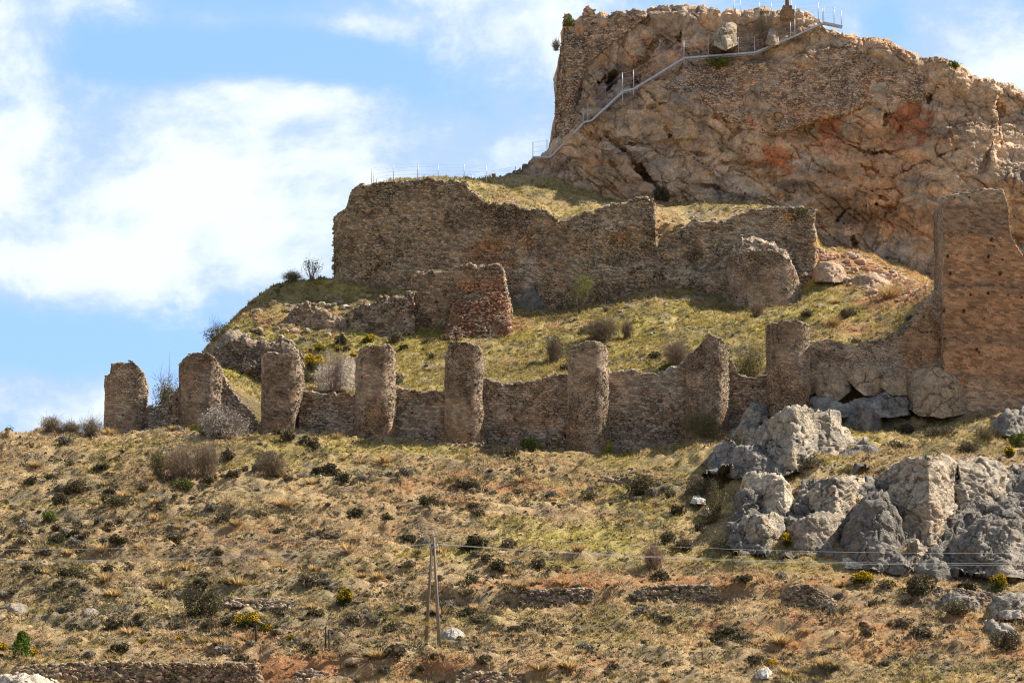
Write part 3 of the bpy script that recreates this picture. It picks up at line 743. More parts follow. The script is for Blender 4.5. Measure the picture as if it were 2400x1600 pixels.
top = [(1534, 590), (1545, 575), (1560, 555), (1590, 540), (1631, 519), (1660, 516), (1700, 515), (1740, 500), (1775, 490), (1805, 484), (1850, 481), (1890, 487), (1934, 495), (1938, 505), (1937, 560), (1930, 590), (1912, 640)]
o, line, _, th = solid("retaining_wall", top, [(1534, 700), (1600, 695), (1700, 735), (1800, 735), (1912, 690)], lambda px, py, t: YU + 0.2 + 0.5 * t + 1.0 * np.exp(-(((px - 1637) / 16) ** 2 + ((py - 612) / 24) ** 2)) - 0.5 * ss(py, 615, 660) + 0 * px, 3.4, 2.4, (0.1, 0.3, 0.15),
                      (nz(0.20, 2.2, 221), nz(0.08, 0.7, 222), nz(0.05, 0.3, 223)), UP * 1.08, M_OLD, None, 0.18, 224, colfn=chain(mottle(DK, 2.4, 225, 0, 0.6), patches([(1645, 630, 32, 40, 0.8)], (0.40, 0.32, 0.22), 0.4, 226), patches([(1920, 568, 22, 12, 1.0), (1850, 508, 12, 8, 1.0)], (0.50, 0.24, 0.08), 0.4, 227)))
tag(o, "lower rubble wall with a sunlit right end above the red scree", "wall")
top_stones(o, line, 1.6, (0.52, 0.43, 0.32), 228, 6, (0.1, 0.25))

tower(1704, 1880, [(1698, 622), (1712, 606), (1740, 600), (1790, 596), (1825, 602), (1850, 618), (1866, 642), (1880, 680)], 728, 288.4, "rounded half-collapsed bastion of pale stone against the upper wall", 233, 0.75, 0.03, None, "round_bastion", "bastion", None, M_TOWER, 1.12)
top = [(1712, 606), (1722, 580), (1742, 552), (1760, 537), (1785, 548), (1805, 564), (1830, 584), (1850, 604), (1862, 630)]
o, line, _, th = solid("rubble_cone", top, [(1712, 640), (1862, 660)], lambda px, py, t: 287.6 + 1.6 * t + 0 * px, 3.2, 2.4, (0.8, 0.8, 0.8), (nz(0.2, 1.1, 236), nz(0.10, 0.35, 237)), (0.46, 0.36, 0.255), M_OLD, None, 0.25, 238)
tag(o, "sunlit cone of fallen stones on top of the rounded bastion", "rubble")
top_stones(o, line, 1.6, (0.56, 0.46, 0.34), 235, 9, (0.1, 0.26))

# middle ruin standing on the grass
YM = 281.0
top = [(967, 655), (972, 642), (985, 638), (1010, 636), (1040, 632), (1075, 624), (1098, 619), (1130, 626), (1160, 622), (1172, 626), (1178, 640), (1181, 665), (1186, 690), (1194, 712), (1198, 735)]
o, line, _, th = solid("ruined_wall", top, [(967, 800), (1100, 815), (1198, 800)], lambda px, py, t: YM + 0.2 * t + 0 * px, 1.6, 2.4, (0.1, 0.15, 0.1), (nz(0.14, 1.5, 241), nz(0.07, 0.4, 242)), (0.36, 0.255, 0.165), M_OLD, None, 0.18, 243, colfn=chain(mottle(DK, 1.6, 244, 0.1, 0.6), patches([(1130, 672, 60, 16, 0.9), (1186, 720, 22, 60, 0.8)], (0.46, 0.24, 0.14), 0.4, 245)))
tag(o, "free-standing ruined wall block above the red rubble mound", "wall")
top_stones(o, line, th, (0.60, 0.50, 0.38), 246, 8, (0.1, 0.26))  # pale stones paint in the sunlit top edge
for k, (top, bt, lab) in enumerate([([(818, 735), (835, 718), (870, 712), (905, 700), (940, 688), (972, 680)], 785, "low sloping ruined wall joined to the left of the ruined block"),
                                    ([(672, 745), (690, 722), (715, 714), (750, 720), (780, 735), (812, 742), (820, 760)], 785, "short crumbled rubble wall on the grass shoulder, left of the ruin")]):
    o, line, _, th = solid("ruined_wall", top, [(top[0][0], bt), (top[-1][0], bt)], lambda px, py, t: 279.2 + 0.6 * t + 0 * px, 1.8, 2.4, (0.5, 0.2, 0.3), (nz(0.2, 1.1, 251 + k), nz(0.10, 0.35, 254 + k)), (0.33, 0.25, 0.17), M_OLD, None, 0.25, 257 + k, colfn=mottle(DK, 1.2, 260 + k, 0.0, 0.5))
    tag(o, lab, "wall", "low ruined walls on the shoulder"); top_stones(o, line, th, (0.54, 0.45, 0.34), 263 + k, 8, (0.1, 0.25))
# old wall face behind the second and third towers
top = [(498, 835), (510, 810), (540, 790), (575, 785), (600, 792), (640, 800), (680, 806), (700, 820), (712, 850)]
o, line, _, th = solid("ruined_wall", top, [(498, 885), (545, 890), (600, 895), (712, 940)], lambda px, py, t: 268.2 + 1.0 * t + 0 * px, 2.6, 2.4, (0.5, 0.5, 0.5), (nz(0.3, 1.6, 271), nz(0.12, 0.5, 272)), (0.27, 0.205, 0.145), M_OLD, None, 0.3, 273, colfn=mottle(DK, 1.6, 274, 0.0, 0.5))
tag(o, "dark crumbling wall face behind and between the second and third towers", "wall"); top_stones(o, line, th, (0.34, 0.30, 0.24), 275, 7)
# red rubble mound
r = np.random.default_rng(280); n = 900; mx = r.uniform(1045, 1200, n); tt = r.uniform(0, 1, n)
ty = ip(mx, [(1045, 770), (1060, 715), (1080, 695), (1120, 684), (1170, 684), (1188, 700), (1200, 745)]); by = ip(mx, [(1045, 790), (1100, 800), (1170, 790), (1200, 760)])
my = by + (ty - by) * tt; Ym = 278.0 + 2.6 * tt
mb = MB(); rc = np.where((fbm(np.stack([mx / 25, my / 25, mx * 0], -1), 281, 3) > 0.0)[:, None], [[0.45, 0.25, 0.16]], [[0.54, 0.39, 0.27]])
c = P(mx, my, Ym)
for kk in range(2):
    sel = (np.arange(n) % 2 == kk); stones(mb, c[sel], r.uniform(0.07, 0.18, sel.sum()), rc[sel], 0.65, 0.3, 282 + kk)
# the earth body under them
gx, gt = np.meshgrid(np.linspace(1045, 1200, 40), np.linspace(0, 1, 30), indexing='ij')
gty = ip(gx, [(1045, 770), (1060, 715), (1080, 695), (1120, 684), (1170, 684), (1188, 700), (1200, 745)]) ; gby = ip(gx, [(1045, 800), (1100, 812), (1170, 802), (1200, 775)])
body = P(gx, gby + (gty - gby) * gt, 278.15 + 2.6 * gt); body = body.reshape(-1, 3)
I, J = np.meshgrid(np.arange(39), np.arange(29), indexing='ij')
mb.add(body, np.stack([I * 30 + J, (I + 1) * 30 + J, (I + 1) * 30 + J + 1, I * 30 + J + 1], -1).reshape(-1, 4), None, np.array([0.47, 0.28, 0.165]) * (1 + 0.3 * fbm(body / 0.8, 283, 3)[:, None]))
o = mb.build("rubble_mound", M_STONE); tag(o, "mound of red earth and fallen stones against the ruined block", "rubble")

# ------------------------------------------------------------------ the great rock of the castle
CT_TOP = [(1170, 414), (1190, 403), (1215, 388), (1245, 372), (1270, 372), (1290, 362), (1296, 330), (1302, 290), (1306, 240), (1308, 190), (1314, 120), (1322, 95), (1326, 50), (1345, 60), (1400, 42), (1440, 32), (1500, 22), (1560, 14), (1610, 12), (1640, 20), (1700, 27), (1760, 30), (1830, 30), (1880, 33), (1925, 40), (1945, 58), (1975, 72), (2010, 84), (2055, 100), (2090, 112), (2130, 127), (2165, 143), (2185, 152), (2215, 150), (2245, 156), (2265, 175), (2285, 186), (2325, 186), (2334, 200), (2360, 205), (2400, 215), (2480, 240), (2560, 280), (2680, 330), (2780, 420), (2860, 520), (2900, 640)]
CT_BOT = [(1170, 470), (1300, 480), (1450, 510), (1700, 520), (1900, 545), (1960, 620), (2050, 660), (2200, 720), (2900, 720)]
PATH = [(1248, 368), (1290, 368), (1370, 286), (1386, 283), (1460, 214), (1486, 208), (1604, 136), (1770, 123), (1860, 86), (1932, 53), (1975, 62)]
CRACKS = [([(1420, 317), (1448, 344), (1480, 375), (1510, 406), (1544, 445), (1560, 470)], 9, 1.2), ([(1500, 395), (1512, 412), (1520, 425)], 12, 1.6), ([(1355, 214), (1393, 203), (1415, 185), (1440, 168)], 4, 0.9), ([(1398, 198), (1402, 200)], 9, 1.8), ([(1436, 178), (1428, 198), (1424, 214)], 11, 2.2),
          ([(1480, 210), (1500, 150), (1540, 90)], 3.5, 0.5), ([(1540, 80), (1585, 110), (1600, 60)], 3.5, 0.5), ([(2090, 417), (2140, 395), (2190, 372), (2242, 348)], 5, 0.9), ([(2015, 385), (2060, 405)], 4, 0.5), ([(2300, 400), (2330, 330), (2350, 250)], 5, 0.6), ([(1960, 520), (1985, 490), (2050, 480), (2100, 490)], 6, 0.8),
          ([(1560, 300), (1600, 350), (1700, 380), (1800, 390)], 5, 0.5), ([(1705, 330), (1740, 290)], 4, 0.5), ([(1470, 430), (1430, 380)], 5, 0.5), ([(2188, 160), (2200, 190), (2175, 240)], 8, 0.9), ([(2333, 200), (2340, 260), (2330, 300)], 6, 0.9), ([(2000, 560), (2010, 600), (2100, 640)], 8, 0.8), ([(1660, 110), (1690, 120), (1720, 95)], 5, 0.7), ([(1600, 430), (1680, 440), (1740, 470)], 6, 0.6), ([(1340, 300), (1420, 330), (1500, 340), (1600, 330)], 4, 0.5), ([(1800, 420), (1900, 400), (1990, 420), (2080, 470)], 4, 0.4), ([(1520, 250), (1600, 235), (1670, 250)], 4, 0.5), ([(2160, 420), (2200, 460), (2190, 540)], 4, 0.5), ([(1990, 340), (2040, 360), (2120, 352)], 4, 0.4)]


def seg_dist(px, py, pts):
    d = np.full(px.shape, 1e9)
    for (x0, y0), (x1, y1) in zip(pts[:-1], pts[1:]):
        dx, dy = x1 - x0, y1 - y0; t = np.clip(((px - x0) * dx + (py - y0) * dy) / (dx * dx + dy * dy + 1e-9), 0, 1)
        d = np.minimum(d, np.hypot(px - x0 - t * dx, py - y0 - t * dy))
    return d


def cliff_groove(px, py):
    g = 0; wob = 4 * vn(np.stack([px / 22, py / 22, px * 0], -1), 301)
    for pts, wd, dp in CRACKS: g = g + 1.5 * dp * np.clip(1 - np.abs(seg_dist(px, py, pts) + wob * 0.6) / wd, 0, 1)
    g = g + 1.3 * np.clip(1 - np.maximum(np.abs(px - 2082) / 15, np.abs(py - 281) / 19) ** 4, 0, 1)         # niche
    return g


def cliff_Y(px, py, t):
    px, py = np.asarray(px, float), np.asarray(py, float)
    y = 308.0 + 3.6 * np.clip((480 - py) / 470, 0, 1)
    d = ip(px, PATH) - py                                         # above the walkway the rock steps back: a ledge
    y = y + 1.1 * ss(d, 2, 12) * ss(px, 1240, 1300) * (1 - ss(px, 1935, 1990))
    y = y - 1.6 * np.exp(-(((px - 1560) / 130) ** 2 + ((py - 250) / 70) ** 2))      # bulge of bare rock
    y = y - 1.2 * np.exp(-(((px - 1450) / 90) ** 2 + ((py - 420) / 60) ** 2))
    y = y - 2.2 * ss(py, 250, 420) * ss(px, 1950, 2250)
    y = y - 1.0 * np.exp(-(((px - 2240) / 60) ** 2 + ((py - 300) / 70) ** 2))
    y = y + 1.6 * (1 - ss(px, 1290, 1340)) + 1.5 * ss(px, 2330, 2345) * (1 - ss(py, 330, 420))
    y = y + 0.8 * np.exp(-(((px - 2040) / 110) ** 2 + ((py - 540) / 60) ** 2))
    return y


def cliff_col(c, v, px, py):
    n1, n2, n3 = fbm(v / 3.5, 311, 4), fbm(v / 1.2, 321, 4), fbm(v / 7.0, 331, 3)
    tan = np.array([0.575, 0.405, 0.265]); gr = np.array([0.47, 0.365, 0.27]); org = np.array([0.60, 0.335, 0.17])
    w1 = ss(n1, -0.2, 0.5)[:, None]; c = tan * (1 - w1) + gr * w1
    wo_ = (ss(n3 + 0.4 * n2 + mask(px, py, [(1980, 480, 170, 70, 0.7), (1420, 320, 120, 60, 0.4), (2110, 310, 120, 60, 0.5), (1800, 330, 160, 60, 0.35)]) , 0.15, 0.8) * 0.75)[:, None]
    c = c * (1 - wo_) + org * wo_
    red = [(1945, 300, 30, 32, 1.4), (2135, 288, 36, 42, 1.4), (2150, 320, 20, 20, 0.7), (1812, 355, 28, 18, 1.4), (1840, 385, 28, 14, 1.3), (1735, 280, 24, 16, 1.0), (1760, 295, 18, 8, 0.9), (1530, 75, 14, 8, 0.7), (1515, 92, 10, 8, 0.7), (1690, 275, 20, 8, 0.5)]
    wr = (ss(mask(px, py, red) * (1 + 0.9 * n2) + 0.25 * fbm(v / 0.5, 338, 3), 0.48, 0.62) * 0.75)[:, None]; c = c * (1 - wr) + np.array([0.50, 0.17, 0.075]) * wr
    pk = [(1955, 345, 30, 22, 1.0), (2100, 340, 40, 14, 1.0), (2110, 330, 15, 12, 0.8), (1960, 360, 40, 10, 0.6)]
    wp = (ss(mask(px, py, pk) * (1 + 0.8 * n2), 0.35, 0.7) * 0.85)[:, None]; c = c * (1 - wp) + np.array([0.62, 0.34, 0.2]) * wp
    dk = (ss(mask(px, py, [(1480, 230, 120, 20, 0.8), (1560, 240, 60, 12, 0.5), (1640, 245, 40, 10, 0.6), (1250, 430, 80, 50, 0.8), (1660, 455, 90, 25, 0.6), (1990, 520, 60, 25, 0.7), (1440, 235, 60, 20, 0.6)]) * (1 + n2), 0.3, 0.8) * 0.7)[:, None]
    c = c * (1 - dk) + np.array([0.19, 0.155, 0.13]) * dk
    c = c * (1 + 0.38 * fbm(v / np.array([4.0, 4.0, 1.4]), 335, 4)[:, None])
    stk = (ss(fbm(v / np.array([0.9, 0.9, 6.0]), 336, 4), 0.15, 0.6) * ss(fbm(v / 5.0, 337, 2), -0.1, 0.4) * 0.5)[:, None]; c = c * (1 - stk) + np.array([0.24, 0.195, 0.165]) * stk
    return c


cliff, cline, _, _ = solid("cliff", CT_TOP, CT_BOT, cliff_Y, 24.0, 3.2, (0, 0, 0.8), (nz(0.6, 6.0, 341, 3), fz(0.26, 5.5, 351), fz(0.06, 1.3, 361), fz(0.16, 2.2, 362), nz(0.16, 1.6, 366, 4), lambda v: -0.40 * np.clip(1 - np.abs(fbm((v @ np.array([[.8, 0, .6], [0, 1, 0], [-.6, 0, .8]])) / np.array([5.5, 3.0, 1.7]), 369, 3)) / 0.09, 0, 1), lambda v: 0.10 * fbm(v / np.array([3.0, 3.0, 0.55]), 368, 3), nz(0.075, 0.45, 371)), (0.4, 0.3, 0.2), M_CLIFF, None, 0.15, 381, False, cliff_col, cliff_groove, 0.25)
tag(cliff, "great tan and orange rock that carries the castle ruins", None, None, "structure")

# masonry built on the rock: its own walls, proud of the rock face
def on_cliff(dY): return lambda px, py, t: cliff_Y(px, py, t) - dY
top = [(1292, 355), (1297, 320), (1302, 285), (1306, 240), (1308, 190), (1313, 125), (1320, 100), (1323, 36), (1332, 36), (1344, 42), (1350, 60), (1366, 60), (1370, 15), (1385, 16), (1392, 22), (1402, 40), (1440, 32), (1475, 26), (1515, 22)]
bot = [(1292, 362), (1330, 312), (1345, 290), (1352, 230), (1362, 190), (1378, 150), (1420, 110), (1450, 90), (1480, 70), (1515, 40)]
o, line, _, th = solid("castle_wall", top, bot, on_cliff(0.45), 2.0, 2.4, (0.3, 0.3, 0.1), (nz(0.18, 1.6, 391), nz(0.09, 0.4, 392)), (0.48, 0.34, 0.23), M_OLD, None, 0.2, 393, colfn=mottle(DK * 1.45, 1.8, 394, 0.0, 0.6))
tag(o, "ruined castle wall with two jagged horns on the rock's left edge", "wall"); top_stones(o, line, 1.2, (0.42, 0.34, 0.26), 395, 4)
top = [(1552, 205), (1580, 175), (1612, 155), (1680, 152), (1730, 150), (1790, 148), (1850, 150), (1905, 130), (1935, 112), (1990, 108), (2055, 118), (2120, 140), (2160, 160), (2180, 190), (2172, 240), (2168, 260)]
bot = [(1552, 215), (1600, 222), (1660, 250), (1720, 300), (1800, 318), (1900, 290), (1960, 275), (2040, 250), (2168, 240)]
o, line, _, th = solid("castle_wall", top, bot, on_cliff(0.28), 1.6, 2.4, (0.5, 0.5, 0.35, 0.6), (nz(0.2, 1.8, 401), nz(0.11, 0.45, 402)), (0.50, 0.355, 0.24), M_OLD, None, 0.22, 403, colfn=chain(mottle(DK * 1.6, 2.2, 404, 0.0, 0.6), mottle(np.array([0.52, 0.30, 0.17]), 3.0, 405, 0.15, 0.6, 0.6)))
tag(o, "broad castle wall of rubble stone below the walkway, on the right", "wall"); top_stones(o, line, 1.4, (0.44, 0.37, 0.28), 406, 5)

# ------------------------------------------------------------------ boulders and outcrops of limestone
LI = np.array([0.46, 0.38, 0.28]); LG = np.array([0.255, 0.225, 0.19])


def boulder(top, bot, Y, thick, label, seed, col=LI, alt=LG, rnd=None, lean=1.5, name="limestone_boulder", cat="boulder", group="limestone rocks below the castle", step=2.6, amp=1.0, ground=0):
    if isinstance(Y, tuple):
        xs = np.linspace(top[0][0], top[-1][0], 9); pb_ = ip(xs, bot); pt_ = ip(xs, top)
        yb = np.array([hit(a, b)[1] for a, b in zip(xs, pb_)]); yt = np.array([hit(a, b)[1] for a, b in zip(xs, pt_)])
        yb = np.minimum(yb, np.median(yb) + 2.5); Y = float(np.mean(yb)); yf0 = lambda px, py, t: np.interp(px, xs, yb) - (0.75 if 'bedrock' in label else 1.0) + (0.85 if 'bedrock' in label else 0.16) * t * np.interp(px, xs, np.maximum(yt - yb, 0.3))
    else: yf0 = None
    wd = (top[-1][0] - top[0][0]) * Y / F; r = rnd or (min(1.3, wd * 0.22), min(1.3, wd * 0.22), 1.3)
    pym, pyx = min(p[1] for p in top), max(p[1] for p in bot)
    yf = lambda px, py, t: Y + lean * np.clip((pyx - py) / max(20, pyx - pym), 0, 1.2) + 0 * px
    yb0 = yf0 or yf
    # an angular block: the front is the outer hull of a few flat faces
    rb = np.random.default_rng(seed + 900); ht = (pyx - pym) * Y / F; xa, xb = top[0][0], top[-1][0]
    A, B = min(wd * 0.42, 2.6), min(ht * 0.30, 1.5); pk = np.stack([rb.uniform(0.02, 0.98, 9), rb.uniform(0.0, 1.05, 9)], 1)
    def hull(px, py):
        u = (px - xa) / (xb - xa); v = np.clip((pyx - py) / max(20, pyx - pym), 0, 1.2); out = np.full(np.shape(px), -9.0)
        for (uk, vk) in pk:
            gu, gv = 8 * A * (uk - 0.5), 2 * B * vk; out = np.maximum(out, 4 * A * (uk - 0.5) ** 2 + B * vk * vk + gu * (u - uk) + gv * (v - vk) + 0.15 * (uk * 7.3 % 1))
        return out
    bedr = 'bedrock from' in label or 'bedrock filling' in label
    yf = yb0 if bedr else (lambda px, py, t: yb0(px, py, t) + hull(np.asarray(px, float), np.asarray(py, float)))
    if not bedr: r = (0.45, 0.45, 0.5)
    a = amp
    def lich(c, v, px, py):
        w_ = ss(fbm(v / 1.3, seed + 5, 4) + 0.3 * fbm(v / 0.4, seed + 6, 3), 0.0, 0.6)[:, None] * 0.85; return c * (1 - w_) + np.asarray(alt) * w_
    o, line, _, _ = solid(name, top, bot, yf, thick, step, r, (nz((0.26 if bedr else 0.15) * a, 2.8, seed, 3), fz((0.34 if bedr else 0.16) * a, 2.0, seed + 1), fz(0.07 * a, 0.8, seed + 2), nz(0.08, 0.7, seed + 8), nz(0.035, 0.25, seed + 3), lambda v: -0.22 * a * np.clip(1 - np.abs(fbm((v @ np.array([[.8, 0, .6], [0, 1, 0], [-.6, 0, .8]])) / np.array([2.6, 1.6, 1.0]), seed + 9, 3)) / 0.10, 0, 1)), col, M_ROCK, None, 0.06, seed + 4, True, lich)
    tag(o, label, cat, group); return o


def q4(pts): return [(1600 + x / 2.904, 860 + y / 2.904) for x, y in pts]


